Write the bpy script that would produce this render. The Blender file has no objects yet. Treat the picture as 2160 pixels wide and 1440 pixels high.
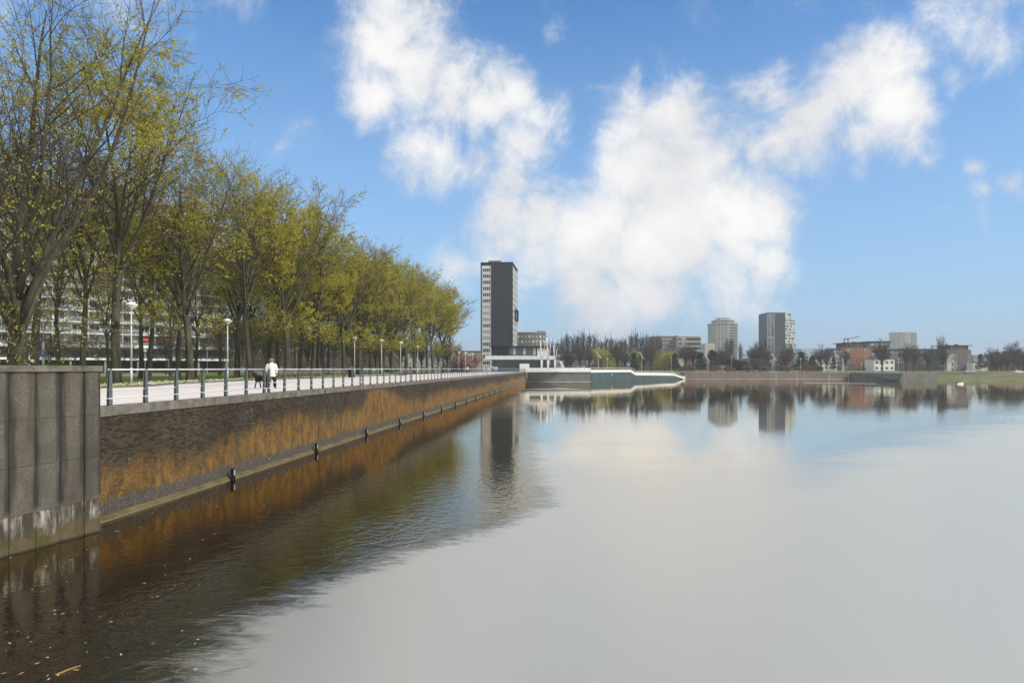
import bpy, bmesh, math, random
from mathutils import Vector, Matrix, Euler
R = math.radians
scene = bpy.context.scene
col = scene.collection
F = 1440.0            # focal length in photo pixels (2160 wide)
EYE = 4.45            # camera height above the water
HOR = 777.0           # horizon row in the photo

# ------------------------------------------------------------------ camera
cam_d = bpy.data.cameras.new("camera")
cam = bpy.data.objects.new("camera", cam_d)
col.objects.link(cam)
cam_d.sensor_width = 36.0
cam_d.lens = 36.0 * F / 2160.0
cam_d.shift_y = 57.0 / 2160.0
cam_d.clip_start = 0.1
cam_d.clip_end = 9000.0
cam.location = (0, 0, EYE)
cam.rotation_euler = (R(90), 0, 0)
scene.camera = cam

# ------------------------------------------------------------------ world
SUN_EL, SUN_AZ = 42.0, 118.0      # azimuth measured clockwise from +Y (view direction)
world = bpy.data.worlds.new("World")
scene.world = world
world.use_nodes = True
wn, wl = world.node_tree.nodes, world.node_tree.links
wn.clear()
def N(t, **kw):
    n = wn.new(t)
    for k, v in kw.items(): setattr(n, k, v)
    return n
def wmath(op, a, b=None, c=None, clamp=False):
    n = N('ShaderNodeMath', operation=op); n.use_clamp = clamp
    for i, v in enumerate((a, b, c)):
        if v is None: continue
        if isinstance(v, (int, float)): n.inputs[i].default_value = v
        else: wl.new(v, n.inputs[i])
    return n.outputs[0]
def wvec(op, a, b=None, s=None):
    n = N('ShaderNodeVectorMath', operation=op)
    for i, v in enumerate((a, b)):
        if v is None: continue
        if isinstance(v, (tuple, list)): n.inputs[i].default_value = v
        else: wl.new(v, n.inputs[i])
    if s is not None:
        if isinstance(s, (int, float)): n.inputs['Scale'].default_value = s
        else: wl.new(s, n.inputs['Scale'])
    return n
out = N('ShaderNodeOutputWorld'); bg = N('ShaderNodeBackground')
bg.inputs[1].default_value = 0.0625
wl.new(bg.outputs[0], out.inputs[0])
sky = N('ShaderNodeTexSky', sky_type='NISHITA')
sky.sun_disc = False
sky.sun_elevation = R(SUN_EL); sky.sun_rotation = R(SUN_AZ)
sky.altitude = 0; sky.air_density = 1.0; sky.dust_density = 0.6; sky.ozone_density = 1.5
tc = N('ShaderNodeTexCoord')
d0 = wvec('NORMALIZE', tc.outputs['Generated']).outputs[0]
# domain warp so that the cloud edges are torn
n1 = N('ShaderNodeTexNoise'); n1.inputs['Scale'].default_value = 5.0; n1.inputs['Detail'].default_value = 9; n1.inputs['Roughness'].default_value = 0.62
wl.new(d0, n1.inputs['Vector'])
w1 = wvec('SUBTRACT', n1.outputs['Color'], (0.5, 0.5, 0.5)).outputs[0]
w1 = wvec('SCALE', w1, s=0.15).outputs[0]
dw = wvec('ADD', d0, w1).outputs[0]
BLOBS = [  # photo px x, y, radius, weight
 (800,-10,80,1),(800,70,100,1),(850,130,110,1),(770,170,75,1),(890,70,70,.9),(950,170,80,1),(1030,200,75,.95),(1100,190,70,1),(1145,240,50,.8),
 (1090,290,60,.95),(1070,350,60,.9),(900,300,75,.95),(940,330,65,.95),(880,350,50,.7),(1050,430,70,.8),
 (1355,190,50,.65),(1340,270,80,.95),(1420,290,85,1),(1330,350,95,1.1),(1450,390,110,1.2),(1160,470,105,1.1),(1080,450,70,.9),
 (1250,490,120,1.25),(1390,500,130,1.3),(1540,460,100,1.1),(1610,470,80,1),(1630,560,65,.8),(1520,570,95,1),(1360,600,95,1),(1250,600,95,1),
 (1140,570,80,.9),(1080,520,70,.8),(1450,650,60,.7),(1300,660,70,.6),(1600,620,60,.6),(1190,660,60,.4),
 (1840,150,80,1),(1780,200,85,1.05),(1880,210,80,1.05),(1700,260,80,1),(1620,230,60,.8),(1640,320,60,.9),(1590,350,50,.8),(1910,120,60,.8),
 (1940,250,55,.9),(1955,300,30,.7),(2000,150,55,.55),(1970,50,75,.55),(2060,50,60,.55),(2110,80,50,.5),(1800,280,50,.7),
 (2068,330,30,.75),(2072,390,30,.7),(2066,440,22,.5),(2150,375,36,.9),(1205,75,26,.6),(965,560,70,.42),(930,640,60,.35),(620,295,30,.45),(575,320,20,.4),(1975,440,20,.4),
 (-500,300,260,.9),(-200,-250,260,.9),(300,-460,360,1.3),(750,-560,380,1.4),(1200,-580,380,1.4),(1700,-560,380,1.4),(2200,-500,380,1.4),(2650,-260,360,1.3),(2700,150,260,1),(2900,500,200,.9)]  # unseen clouds outside the view, added to whiten the sky mirrored in the water
acc = None
for px, py, r, w in BLOBS:
    c = Vector(((px - 1080) / F, 1.0, (HOR - py) / F)); L = c.length; c.normalize()
    dist = wvec('DISTANCE', dw, tuple(c)).outputs['Value']
    rr = r / F / L * 1.42
    v = wmath('MULTIPLY_ADD', dist, -w / rr, w)          # w*(1-d/r)
    acc = v if acc is None else wmath('SMOOTH_MAX', acc, v, 0.18)
# clouds elsewhere in the sky (behind and overhead)
n2 = N('ShaderNodeTexNoise'); n2.inputs['Scale'].default_value = 2.2; n2.inputs['Detail'].default_value = 7; n2.inputs['Roughness'].default_value = 0.55
wl.new(d0, n2.inputs['Vector'])
sep = N('ShaderNodeSeparateXYZ'); wl.new(d0, sep.inputs[0])
away = N('ShaderNodeMapRange'); away.inputs['From Min'].default_value = 0.55; away.inputs['From Max'].default_value = 0.2
wl.new(sep.outputs['Y'], away.inputs['Value'])
els = wmath('MULTIPLY', wmath('MULTIPLY_ADD', n2.outputs['Fac'], 2.6, -0.55), away.outputs[0])
els = wmath('MULTIPLY_ADD', wmath('SUBTRACT', 1.0, away.outputs[0]), -1.0, els)
acc = wmath('MAXIMUM', acc, els)
n3 = N('ShaderNodeTexNoise'); n3.inputs['Scale'].default_value = 11.0; n3.inputs['Detail'].default_value = 11; n3.inputs['Roughness'].default_value = 0.70; n3.inputs['Distortion'].default_value = 0.35
wl.new(d0, n3.inputs['Vector'])
det = wmath('MULTIPLY_ADD', n3.outputs['Fac'], 1.9, -0.98)
dens = wmath('ADD', acc, det)
mask = N('ShaderNodeMapRange', interpolation_type='SMOOTHERSTEP')
mask.inputs['From Min'].default_value = -0.16; mask.inputs['From Max'].default_value = 0.95
wl.new(dens, mask.inputs['Value'])
# thin veil towards the horizon
veil = N('ShaderNodeMapRange'); veil.inputs['From Min'].default_value = 0.50; veil.inputs['From Max'].default_value = -0.02
veil.inputs['To Min'].default_value = 0.0; veil.inputs['To Max'].default_value = 0.88
wl.new(sep.outputs['Z'], veil.inputs['Value'])
skyc = N('ShaderNodeMix', data_type='RGBA', blend_type='MULTIPLY'); skyc.inputs[0].default_value = 1.0
wl.new(sky.outputs[0], skyc.inputs[6]); skyc.inputs[7].default_value = (0.47, 0.93, 1.26, 1)
mv = N('ShaderNodeMix', data_type='RGBA'); wl.new(veil.outputs[0], mv.inputs[0])
wl.new(skyc.outputs[2], mv.inputs[6]); mv.inputs[7].default_value = (2.9, 4.0, 5.5, 1)
# cloud colour: bright body, slightly grey where it is thickest
n4 = N('ShaderNodeTexNoise'); n4.inputs['Scale'].default_value = 6.5; n4.inputs['Detail'].default_value = 8; n4.inputs['Roughness'].default_value = 0.6
wl.new(wvec('ADD', d0, (0.03, 0.0, 0.05)).outputs[0], n4.inputs['Vector'])
cr = N('ShaderNodeMapRange'); cr.inputs['From Min'].default_value = 0.0; cr.inputs['From Max'].default_value = 1.0
wl.new(wmath('MULTIPLY_ADD', n4.outputs['Fac'], 2.4, wmath('MULTIPLY_ADD', dens, 0.45, -0.95)), cr.inputs['Value'])
cc = N('ShaderNodeMix', data_type='RGBA'); wl.new(cr.outputs[0], cc.inputs[0])
cc.inputs[6].default_value = (4.7, 4.85, 5.1, 1); cc.inputs[7].default_value = (6.95, 6.85, 6.75, 1)
mc = N('ShaderNodeMix', data_type='RGBA'); wl.new(mask.outputs[0], mc.inputs[0])
wl.new(mv.outputs[2], mc.inputs[6]); wl.new(cc.outputs[2], mc.inputs[7])
wl.new(mc.outputs[2], bg.inputs[0])
world.cycles.sampling_method = 'MANUAL'; world.cycles.sample_map_resolution = 512

sun_d = bpy.data.lights.new("sun", 'SUN'); sun = bpy.data.objects.new("sun", sun_d); col.objects.link(sun)
sun_d.energy = 1.5; sun_d.angle = R(10); sun_d.color = (1.0, 0.95, 0.86)
sv = Vector((math.sin(R(SUN_AZ)) * math.cos(R(SUN_EL)), math.cos(R(SUN_AZ)) * math.cos(R(SUN_EL)), math.sin(R(SUN_EL))))
sun.rotation_euler = sv.to_track_quat('Z', 'Y').to_euler()
vs = scene.view_settings
vs.view_transform = 'Standard'; vs.look = 'None'; vs.gamma = 1; vs.exposure = 1.25; vs.use_curve_mapping = False
cy = scene.cycles
scene.render.engine = 'CYCLES'
cy.use_denoising = True
cy.max_bounces = 6; cy.diffuse_bounces = 2; cy.glossy_bounces = 3; cy.transmission_bounces = 4; cy.transparent_max_bounces = 6
cy.volume_bounces = 0
cy.sample_clamp_indirect = 6.0

# ------------------------------------------------------------------ helpers
def WX(px, d): return (px - 1080.0) / F * d
def WZ(py, d): return EYE + (HOR - py) / F * d
def wallx(y): return -12.0 + 0.08 * (y - 20.0)
ORD = ['first','second','third','fourth','fifth','sixth','seventh','eighth','ninth','tenth','eleventh','twelfth','thirteenth','fourteenth','fifteenth',
       'sixteenth','seventeenth','eighteenth','nineteenth','twentieth','twenty-first','twenty-second','twenty-third','twenty-fourth']

class MB:
    """collects vertices and faces and links them as one mesh object"""
    def __init__(s): s.v = []; s.f = []; s.m = []
    def face(s, pts, m=0):
        i = len(s.v); s.v += [tuple(p) for p in pts]; s.f.append(tuple(range(i, i + len(pts)))); s.m.append(m)
    def box(s, x0, x1, y0, y1, z0, z1, m=0):
        i = len(s.v)
        s.v += [(x0,y0,z0),(x1,y0,z0),(x1,y1,z0),(x0,y1,z0),(x0,y0,z1),(x1,y0,z1),(x1,y1,z1),(x0,y1,z1)]
        s.f += [(i,i+3,i+2,i+1),(i+4,i+5,i+6,i+7),(i,i+1,i+5,i+4),(i+1,i+2,i+6,i+5),(i+2,i+3,i+7,i+6),(i+3,i,i+4,i+7)]
        s.m += [m] * 6
    def prism(s, poly, z0, z1, m=0):
        """poly: list of (x, y) counter-clockwise, extruded in z"""
        n = len(poly); i = len(s.v)
        s.v += [(x, y, z0) for x, y in poly] + [(x, y, z1) for x, y in poly]
        s.f.append(tuple(range(i + n - 1, i - 1, -1))); s.f.append(tuple(range(i + n, i + 2 * n)))
        for k in range(n): s.f.append((i + k, i + (k + 1) % n, i + n + (k + 1) % n, i + n + k))
        s.m += [m] * (n + 2)
    def xprism(s, poly, x0, x1, m=0):
        """poly: list of (y, z), extruded along x"""
        n = len(poly); i = len(s.v)
        s.v += [(x0, y, z) for y, z in poly] + [(x1, y, z) for y, z in poly]
        s.f.append(tuple(range(i, i + n))); s.f.append(tuple(range(i + 2 * n - 1, i + n - 1, -1)))
        for k in range(n): s.f.append((i + (k + 1) % n, i + k, i + n + k, i + n + (k + 1) % n))
        s.m += [m] * (n + 2)
    def yprism(s, poly, y0, y1, m=0):
        """poly: list of (x, z), extruded along y"""
        n = len(poly); i = len(s.v)
        s.v += [(x, y0, z) for x, z in poly] + [(x, y1, z) for x, z in poly]
        s.f.append(tuple(range(i, i + n))); s.f.append(tuple(range(i + 2 * n - 1, i + n - 1, -1)))
        for k in range(n): s.f.append((i + (k + 1) % n, i + k, i + n + k, i + n + (k + 1) % n))
        s.m += [m] * (n + 2)
    def tube(s, pts, rad, n=6, m=0, cap=True):
        i0 = len(s.v); P = [Vector(p) for p in pts]
        if not isinstance(rad, (list, tuple)): rad = [rad] * len(P)
        prev = None
        for k, p in enumerate(P):
            t = (P[min(k + 1, len(P) - 1)] - P[max(k - 1, 0)])
            if t.length < 1e-9: t = Vector((0, 0, 1))
            t.normalize()
            if prev is None:
                a = Vector((1, 0, 0)) if abs(t.x) < 0.9 else Vector((0, 1, 0)); a = t.cross(a).normalized()
            else:
                a = prev - t * prev.dot(t)
                a = a.normalized() if a.length > 1e-6 else t.orthogonal().normalized()
            prev = a; b = t.cross(a)
            for j in range(n):
                q = 2 * math.pi * j / n
                s.v.append(tuple(p + (a * math.cos(q) + b * math.sin(q)) * rad[k]))
        for k in range(len(P) - 1):
            for j in range(n):
                u, w = i0 + k * n + j, i0 + k * n + (j + 1) % n
                s.f.append((u, w, w + n, u + n)); s.m.append(m)
        if cap:
            s.f.append(tuple(i0 + j for j in range(n - 1, -1, -1))); s.m.append(m)
            s.f.append(tuple(i0 + (len(P) - 1) * n + j for j in range(n))); s.m.append(m)
    def lathe(s, prof, n=16, c=(0, 0, 0), m=0):
        i0 = len(s.v)
        for r, z in prof:
            for j in range(n):
                q = 2 * math.pi * j / n
                s.v.append((c[0] + r * math.cos(q), c[1] + r * math.sin(q), c[2] + z))
        for k in range(len(prof) - 1):
            for j in range(n):
                u, w = i0 + k * n + j, i0 + k * n + (j + 1) % n
                s.f.append((u, w, w + n, u + n)); s.m.append(m)
        s.f.append(tuple(i0 + j for j in range(n - 1, -1, -1))); s.m.append(m)
        s.f.append(tuple(i0 + (len(prof) - 1) * n + j for j in range(n))); s.m.append(m)
    def mesh(s, name, mats, smooth=False):
        me = bpy.data.meshes.new(name); me.from_pydata(s.v, [], s.f)
        if not isinstance(mats, (list, tuple)): mats = [mats]
        for mm in mats: me.materials.append(mm)
        me.polygons.foreach_set('material_index', s.m)
        if smooth: me.polygons.foreach_set('use_smooth', [True] * len(s.f))
        me.update()
        return me
    def build(s, name, mats, parent=None, smooth=False, loc=None, rz=None):
        return inst(name, s.mesh(name, mats, smooth), parent, loc, rz)

def inst(name, me, parent=None, loc=None, rz=None, scale=None):
    o = bpy.data.objects.new(name, me); col.objects.link(o)
    if parent: o.parent = parent
    if loc: o.location = loc
    if rz is not None: o.rotation_euler = (0, 0, rz)
    if scale: o.scale = scale
    return o
def tag(o, label=None, cat=None, group=None, kind=None):
    if label: o['label'] = label
    if cat: o['category'] = cat
    if group: o['group'] = group
    if kind: o['kind'] = kind
    return o
def thing(name, label, cat, loc=(0, 0, 0), rz=0.0, group=None):
    o = bpy.data.objects.new(name, None); o.empty_display_size = 0.2; col.objects.link(o)
    o.location = loc; o.rotation_euler = (0, 0, rz)
    return tag(o, label, cat, group)
def copy_tree(o, parent=None):
    c = o.copy(); col.objects.link(c)
    c.parent = parent
    for ch in list(o.children): copy_tree(ch, c)
    return c

# ------------------------------------------------------------------ materials
def mat(name, color, rough=0.8, var=0.15, scale=3.0, bump=0.0, bscale=None, metal=0.0, spec=0.3, color2=None, detail=5, island=0.0, stretch=None):
    m = bpy.data.materials.new(name); m.use_nodes = True
    n, l = m.node_tree.nodes, m.node_tree.links
    p = n['Principled BSDF']
    p.inputs['Roughness'].default_value = rough; p.inputs['Metallic'].default_value = metal
    p.inputs['Specular IOR Level'].default_value = spec
    c1 = tuple(x * (1 - var) for x in color); c2 = color2 or tuple(min(1, x * (1 + var)) for x in color)
    geo = n.new('ShaderNodeNewGeometry')
    t = n.new('ShaderNodeTexNoise'); t.inputs['Scale'].default_value = scale; t.inputs['Detail'].default_value = detail; t.inputs['Roughness'].default_value = 0.62
    pos = geo.outputs['Position']
    if stretch:
        mp = n.new('ShaderNodeMapping'); mp.inputs['Scale'].default_value = stretch; l.new(pos, mp.inputs[0]); pos = mp.outputs[0]
    l.new(pos, t.inputs['Vector'])
    mr = n.new('ShaderNodeMapRange'); mr.inputs['From Min'].default_value = 0.3; mr.inputs['From Max'].default_value = 0.7
    l.new(t.outputs['Fac'], mr.inputs['Value'])
    mx = n.new('ShaderNodeMix'); mx.data_type = 'RGBA'
    mx.inputs[6].default_value = (*c1, 1); mx.inputs[7].default_value = (*c2, 1)
    l.new(mr.outputs[0], mx.inputs[0])
    src = mx.outputs[2]
    if island:
        hv = n.new('ShaderNodeHueSaturation'); l.new(src, hv.inputs['Color'])
        r2 = n.new('ShaderNodeMapRange'); r2.inputs['To Min'].default_value = 1 - island; r2.inputs['To Max'].default_value = 1 + island
        l.new(geo.outputs['Random Per Island'], r2.inputs['Value']); l.new(r2.outputs[0], hv.inputs['Value']); src = hv.outputs[0]
    l.new(src, p.inputs['Base Color'])
    if bump:
        b = n.new('ShaderNodeBump'); b.inputs['Distance'].default_value = bump; b.inputs['Strength'].default_value = 1.0
        t2 = n.new('ShaderNodeTexNoise'); t2.inputs['Scale'].default_value = bscale or scale * 6; t2.inputs['Detail'].default_value = 6
        l.new(pos, t2.inputs['Vector']); l.new(t2.outputs['Fac'], b.inputs['Height']); l.new(b.outputs[0], p.inputs['Normal'])
    return m

M = {}
M['bark'] = mat('bark', (0.052, 0.045, 0.031), 0.9, 0.6, 3.5, 0.06, 8, color2=(0.10, 0.092, 0.062), island=0.12, detail=8, stretch=(1, 1, .22))
M['twig'] = mat('twig', (0.065, 0.053, 0.038), 0.9, 0.3, 1.5, island=0.3)
M['metal'] = mat('galvanised_steel', (0.58, 0.60, 0.61), 0.45, 0.12, 5, metal=0.1, spec=0.5)
M['metal_dark'] = mat('weathered_steel', (0.11, 0.13, 0.135), 0.55, 0.25, 7, metal=0.2, spec=0.4)
M['black'] = mat('black_iron', (0.015, 0.015, 0.015), 0.5, 0.3, 6)
M['white'] = mat('white_paint', (0.78, 0.78, 0.76), 0.6, 0.06, 2)
M['offwhite'] = mat('aged_white', (0.55, 0.55, 0.52), 0.7, 0.12, 1.2)
M['lamp_white'] = mat('lamp_glass', (0.48, 0.47, 0.44), 0.35, 0.05, 4)
M['glass'] = mat('window_glass', (0.035, 0.045, 0.05), 0.12, 0.4, 0.8, spec=0.7)
M['glass_pale'] = mat('window_curtain', (0.30, 0.33, 0.34), 0.25, 0.3, 1.1, spec=0.5)
M['glass_teal'] = mat('teal_glass', (0.035, 0.075, 0.07), 0.12, 0.35, 0.5, spec=0.7)
M['balustrade'] = mat('balcony_glass', (0.20, 0.24, 0.25), 0.2, 0.2, 0.5, spec=0.6)
M['conc_white'] = mat('white_concrete', (0.70, 0.70, 0.67), 0.8, 0.12, 0.9, 0.004, 12)
M['conc_grey'] = mat('grey_concrete', (0.26, 0.26, 0.25), 0.85, 0.2, 0.6, 0.006, 9)
M['dark_clad'] = mat('dark_cladding', (0.015, 0.019, 0.026), 0.5, 0.12, 0.3, spec=0.4)
M['brick_far'] = mat('far_brick', (0.27, 0.13, 0.085), 0.9, 0.18, 0.8, 0.01, 6)
M['brick_dull'] = mat('dull_brick', (0.155, 0.13, 0.115), 0.9, 0.2, 0.5, 0.01, 6)
M['wood'] = mat('weathered_wood', (0.17, 0.145, 0.11), 0.85, 0.25, 9, 0.004, 40)
M['grass'] = mat('grass', (0.10, 0.165, 0.016), 0.9, 0.30, 0.35, 0.03, 20, color2=(0.17, 0.23, 0.03), detail=8)
M['bank'] = mat('bank_turf', (0.11, 0.125, 0.045), 0.95, 0.3, 0.3, 0.05, 5, color2=(0.17, 0.17, 0.08), detail=8)
M['path'] = mat('gravel_path', (0.42, 0.38, 0.32), 0.95, 0.12, 1.5, 0.004, 30)
M['soil'] = mat('soil', (0.12, 0.10, 0.07), 0.95, 0.3, 2, 0.02, 12)
M['kerb'] = mat('dark_kerb', (0.13, 0.125, 0.11), 0.9, 0.3, 4, 0.004, 30)
M['coping'] = mat('coping_stone', (0.11, 0.10, 0.082), 0.9, 0.35, 2.4, 0.005, 25, color2=(0.21, 0.195, 0.165))
M['steel_roof'] = mat('grey_roof', (0.30, 0.30, 0.30), 0.6, 0.1, 0.6)
M['orange'] = mat('orange_awning', (0.75, 0.17, 0.03), 0.8, 0.15, 3)
M['red'] = mat('red_awning', (0.62, 0.08, 0.05), 0.8, 0.15, 3)
M['blue_sign'] = mat('blue_sign', (0.02, 0.12, 0.50), 0.4, 0.05, 4)
M['panel_blue'] = mat('lilac_panel', (0.30, 0.33, 0.62), 0.5, 0.1, 2)
M['far_beige'] = mat('far_beige', (0.42, 0.40, 0.36), 0.8, 0.08, 0.2)
M['far_grey'] = mat('far_grey', (0.33, 0.34, 0.32), 0.85, 0.14, 0.25)
M['far_green'] = mat('pale_green_clad', (0.42, 0.45, 0.38), 0.8, 0.10, 0.2)
M['thatch'] = mat('dry_reed', (0.34, 0.28, 0.18), 0.95, 0.25, 1.0, 0.05, 6)

def leafmat(name, c1, c2, c3, trans=0.35):
    m = bpy.data.materials.new(name); m.use_nodes = True
    n, l = m.node_tree.nodes, m.node_tree.links
    n.clear()
    o = n.new('ShaderNodeOutputMaterial'); g = n.new('ShaderNodeNewGeometry')
    r = n.new('ShaderNodeValToRGB'); e = r.color_ramp.elements
    e[0].color = (*c1, 1); e[1].color = (*c3, 1); x = e.new(0.5); x.color = (*c2, 1)
    t = n.new('ShaderNodeTexNoise'); t.inputs['Scale'].default_value = 0.35; t.inputs['Detail'].default_value = 3
    l.new(g.outputs['Position'], t.inputs['Vector'])
    a = n.new('ShaderNodeMath'); a.operation = 'MULTIPLY_ADD'; a.inputs[1].default_value = 0.45
    b = n.new('ShaderNodeMath'); b.operation = 'MULTIPLY_ADD'; b.inputs[1].default_value = 1.6; b.inputs[2].default_value = -0.52
    l.new(t.outputs['Fac'], b.inputs[0]); l.new(g.outputs['Random Per Island'], a.inputs[0]); l.new(b.outputs[0], a.inputs[2])
    l.new(a.outputs[0], r.inputs[0])
    d = n.new('ShaderNodeBsdfDiffuse'); tr = n.new('ShaderNodeBsdfTranslucent'); mx = n.new('ShaderNodeMixShader'); mx.inputs[0].default_value = trans
    l.new(r.outputs[0], d.inputs[0]); l.new(r.outputs[0], tr.inputs[0]); l.new(d.outputs[0], mx.inputs[1]); l.new(tr.outputs[0], mx.inputs[2])
    l.new(mx.outputs[0], o.inputs[0])
    return m
M['leaf'] = leafmat('spring_leaves', (0.20, 0.17, 0.035), (0.42, 0.39, 0.06), (0.62, 0.57, 0.09), 0.5)
M['leaf_willow'] = leafmat('willow_leaves', (0.26, 0.25, 0.05), (0.40, 0.37, 0.08), (0.50, 0.46, 0.10))
M['leaf_dark'] = leafmat('evergreen_leaves', (0.015, 0.035, 0.020), (0.03, 0.06, 0.035), (0.05, 0.085, 0.045), 0.15)
M['leaf_brown'] = leafmat('bare_twig_tips', (0.085, 0.068, 0.050), (0.13, 0.105, 0.08), (0.18, 0.15, 0.12), 0.2)
M['leaf_thicket'] = leafmat('thicket_twigs', (0.12, 0.095, 0.070), (0.18, 0.145, 0.11), (0.26, 0.21, 0.16), 0.3)
M['leaf_pink'] = leafmat('blossom_tips', (0.20, 0.13, 0.10), (0.30, 0.20, 0.16), (0.42, 0.30, 0.25), 0.3)
M['leaf_rust'] = leafmat('rusty_hedge', (0.16, 0.10, 0.07), (0.24, 0.14, 0.09), (0.32, 0.19, 0.11), 0.2)
M['leaf_grass'] = leafmat('grass_blades', (0.10, 0.17, 0.016), (0.15, 0.23, 0.025), (0.22, 0.30, 0.045), 0.4)
M['petal'] = leafmat('pale_petals', (0.65, 0.62, 0.25), (0.75, 0.74, 0.55), (0.8, 0.8, 0.72), 0.3)

# ------------------------------------------------------------------ special materials
def brickwall_mat(bricks=True):
    """dark brick with rusty orange growth low down; all marks are wear with shapes of their own"""
    m = bpy.data.materials.new('quay_brick'); m.use_nodes = True
    n, l = m.node_tree.nodes, m.node_tree.links
    p = n['Principled BSDF']; p.inputs['Roughness'].default_value = 0.85; p.inputs['Specular IOR Level'].default_value = 0.25
    g = n.new('ShaderNodeNewGeometry'); s = n.new('ShaderNodeSeparateXYZ'); l.new(g.outputs['Position'], s.inputs[0])
    def ma(op, a, b=None, c=None, clamp=False):
        x = n.new('ShaderNodeMath'); x.operation = op; x.use_clamp = clamp
        for i, v in enumerate((a, b, c)):
            if v is None: continue
            if isinstance(v, (int, float)): x.inputs[i].default_value = v
            else: l.new(v, x.inputs[i])
        return x.outputs[0]
    def noise(scale, det=4, rough=0.6, stretch=(1, 1, 1), off=0):
        mp = n.new('ShaderNodeMapping'); mp.inputs['Scale'].default_value = stretch; mp.inputs['Location'].default_value = (off, off, off)
        l.new(g.outputs['Position'], mp.inputs[0])
        t = n.new('ShaderNodeTexNoise'); t.inputs['Scale'].default_value = scale; t.inputs['Detail'].default_value = det; t.inputs['Roughness'].default_value = rough
        l.new(mp.outputs[0], t.inputs['Vector']); return t.outputs['Fac']
    def ramp(v, a, b):
        x = n.new('ShaderNodeMapRange'); x.interpolation_type = 'SMOOTHSTEP'
        x.inputs['From Min'].default_value = a; x.inputs['From Max'].default_value = b; l.new(v, x.inputs['Value']); return x.outputs[0]
    def mix(f, a, b):
        x = n.new('ShaderNodeMix'); x.data_type = 'RGBA'
        l.new(f, x.inputs[0])
        for i, v in ((6, a), (7, b)):
            if isinstance(v, tuple): x.inputs[i].default_value = (*v, 1)
            else: l.new(v, x.inputs[i])
        return x.outputs[2]
    z = s.outputs['Z']
    big = noise(0.35, 3, off=3); streak = noise(1.0, 7, 0.72, (1, 1, 0.42)); streak2 = noise(2.4, 7, 0.72, (1, 1, 0.5), 9); fine = noise(22, 4, 0.7); mid = noise(0.07, 3, 0.5, (1, 1, 0.3), 40)
    base = mix(ramp(big, 0.3, 0.7), (0.031, 0.022, 0.013), (0.052, 0.041, 0.029))
    isl = n.new('ShaderNodeMapRange'); isl.inputs['To Min'].default_value = 0.45; isl.inputs['To Max'].default_value = 1.7
    l.new(g.outputs['Random Per Island'], isl.inputs['Value'])
    if bricks:
        hv = n.new('ShaderNodeHueSaturation'); l.new(base, hv.inputs['Color']); l.new(isl.outputs[0], hv.inputs['Value']); base = hv.outputs[0]
    base = mix(ma('MULTIPLY', ramp(fine, 0.56, 0.75), 0.5), base, (0.17, 0.155, 0.13))
    # brown wash over the middle of the wall
    zt = ma('MULTIPLY_ADD', ma('SUBTRACT', streak, 0.5), 1.5, ma('MULTIPLY_ADD', ma('SUBTRACT', big, 0.5), 2.0, z))
    zt = ma('MULTIPLY_ADD', ma('SUBTRACT', mid, 0.5), 2.6, ma('SUBTRACT', zt, 0.22))
    zt = ma('MULTIPLY_ADD', ma('SUBTRACT', 1.0, ramp(ma('ABSOLUTE', ma('SUBTRACT', s.outputs['Y'], 50.0)), 0.0, 7.0)), -1.25, zt)
    low = ma('SUBTRACT', 1.0, ramp(zt, 0.85, 1.95))
    rust = ma('MULTIPLY', low, ma('MULTIPLY_ADD', ramp(streak2, 0.32, 0.68), 0.75, 0.2))
    rustc = mix(ramp(fine, 0.3, 0.72), (0.12, 0.06, 0.016), (0.50, 0.275, 0.05))
    base = mix(ma('MULTIPLY', rust, 0.95), base, rustc)
    # a few orange runs from the top
    run = ramp(noise(0.30, 4, 0.6, (1, 1, 0.03), 17), 0.63, 0.72)
    base = mix(ma('MULTIPLY', run, ma('MULTIPLY_ADD', ramp(streak2, 0.4, 0.6), 0.6, 0.15)), base, (0.30, 0.14, 0.025))
    dk = ramp(noise(0.8, 4, 0.6, (1, 1, 0.06), 27), 0.60, 0.72)
    base = mix(ma('MULTIPLY', dk, 0.55), base, (0.02, 0.018, 0.015))
    # grey lime band just above the ledge
    zg = ma('MULTIPLY_ADD', ma('SUBTRACT', streak2, 0.5), 0.5, z)
    gband = ma('SUBTRACT', 1.0, ramp(zg, 0.42, 0.66))
    base = mix(ma('MULTIPLY', gband, 0.9), base, mix(ramp(fine, 0.4, 0.65), (0.035, 0.033, 0.031), (0.16, 0.155, 0.145)))
    # white lime dots and dashes
    dots = ramp(noise(7, 2, 0.5, (1, 1, 0.5), 55), 0.74, 0.78)
    base = mix(dots, base, (0.5, 0.46, 0.36))
    ydots = ramp(noise(5, 3, 0.6, (1, 1, 0.6), 75), 0.70, 0.76)
    base = mix(ma('MULTIPLY', ydots, 0.8), base, (0.45, 0.27, 0.05))
    l.new(base, p.inputs['Base Color'])
    b = n.new('ShaderNodeBump'); b.inputs['Distance'].default_value = 0.012
    l.new(fine, b.inputs['Height']); l.new(b.outputs[0], p.inputs['Normal'])
    return m
M['quay_brick'] = brickwall_mat()
M['quay_mortar'] = mat('old_mortar', (0.05, 0.042, 0.030), 0.95, 0.3, 3, color2=(0.13, 0.11, 0.085))

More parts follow.
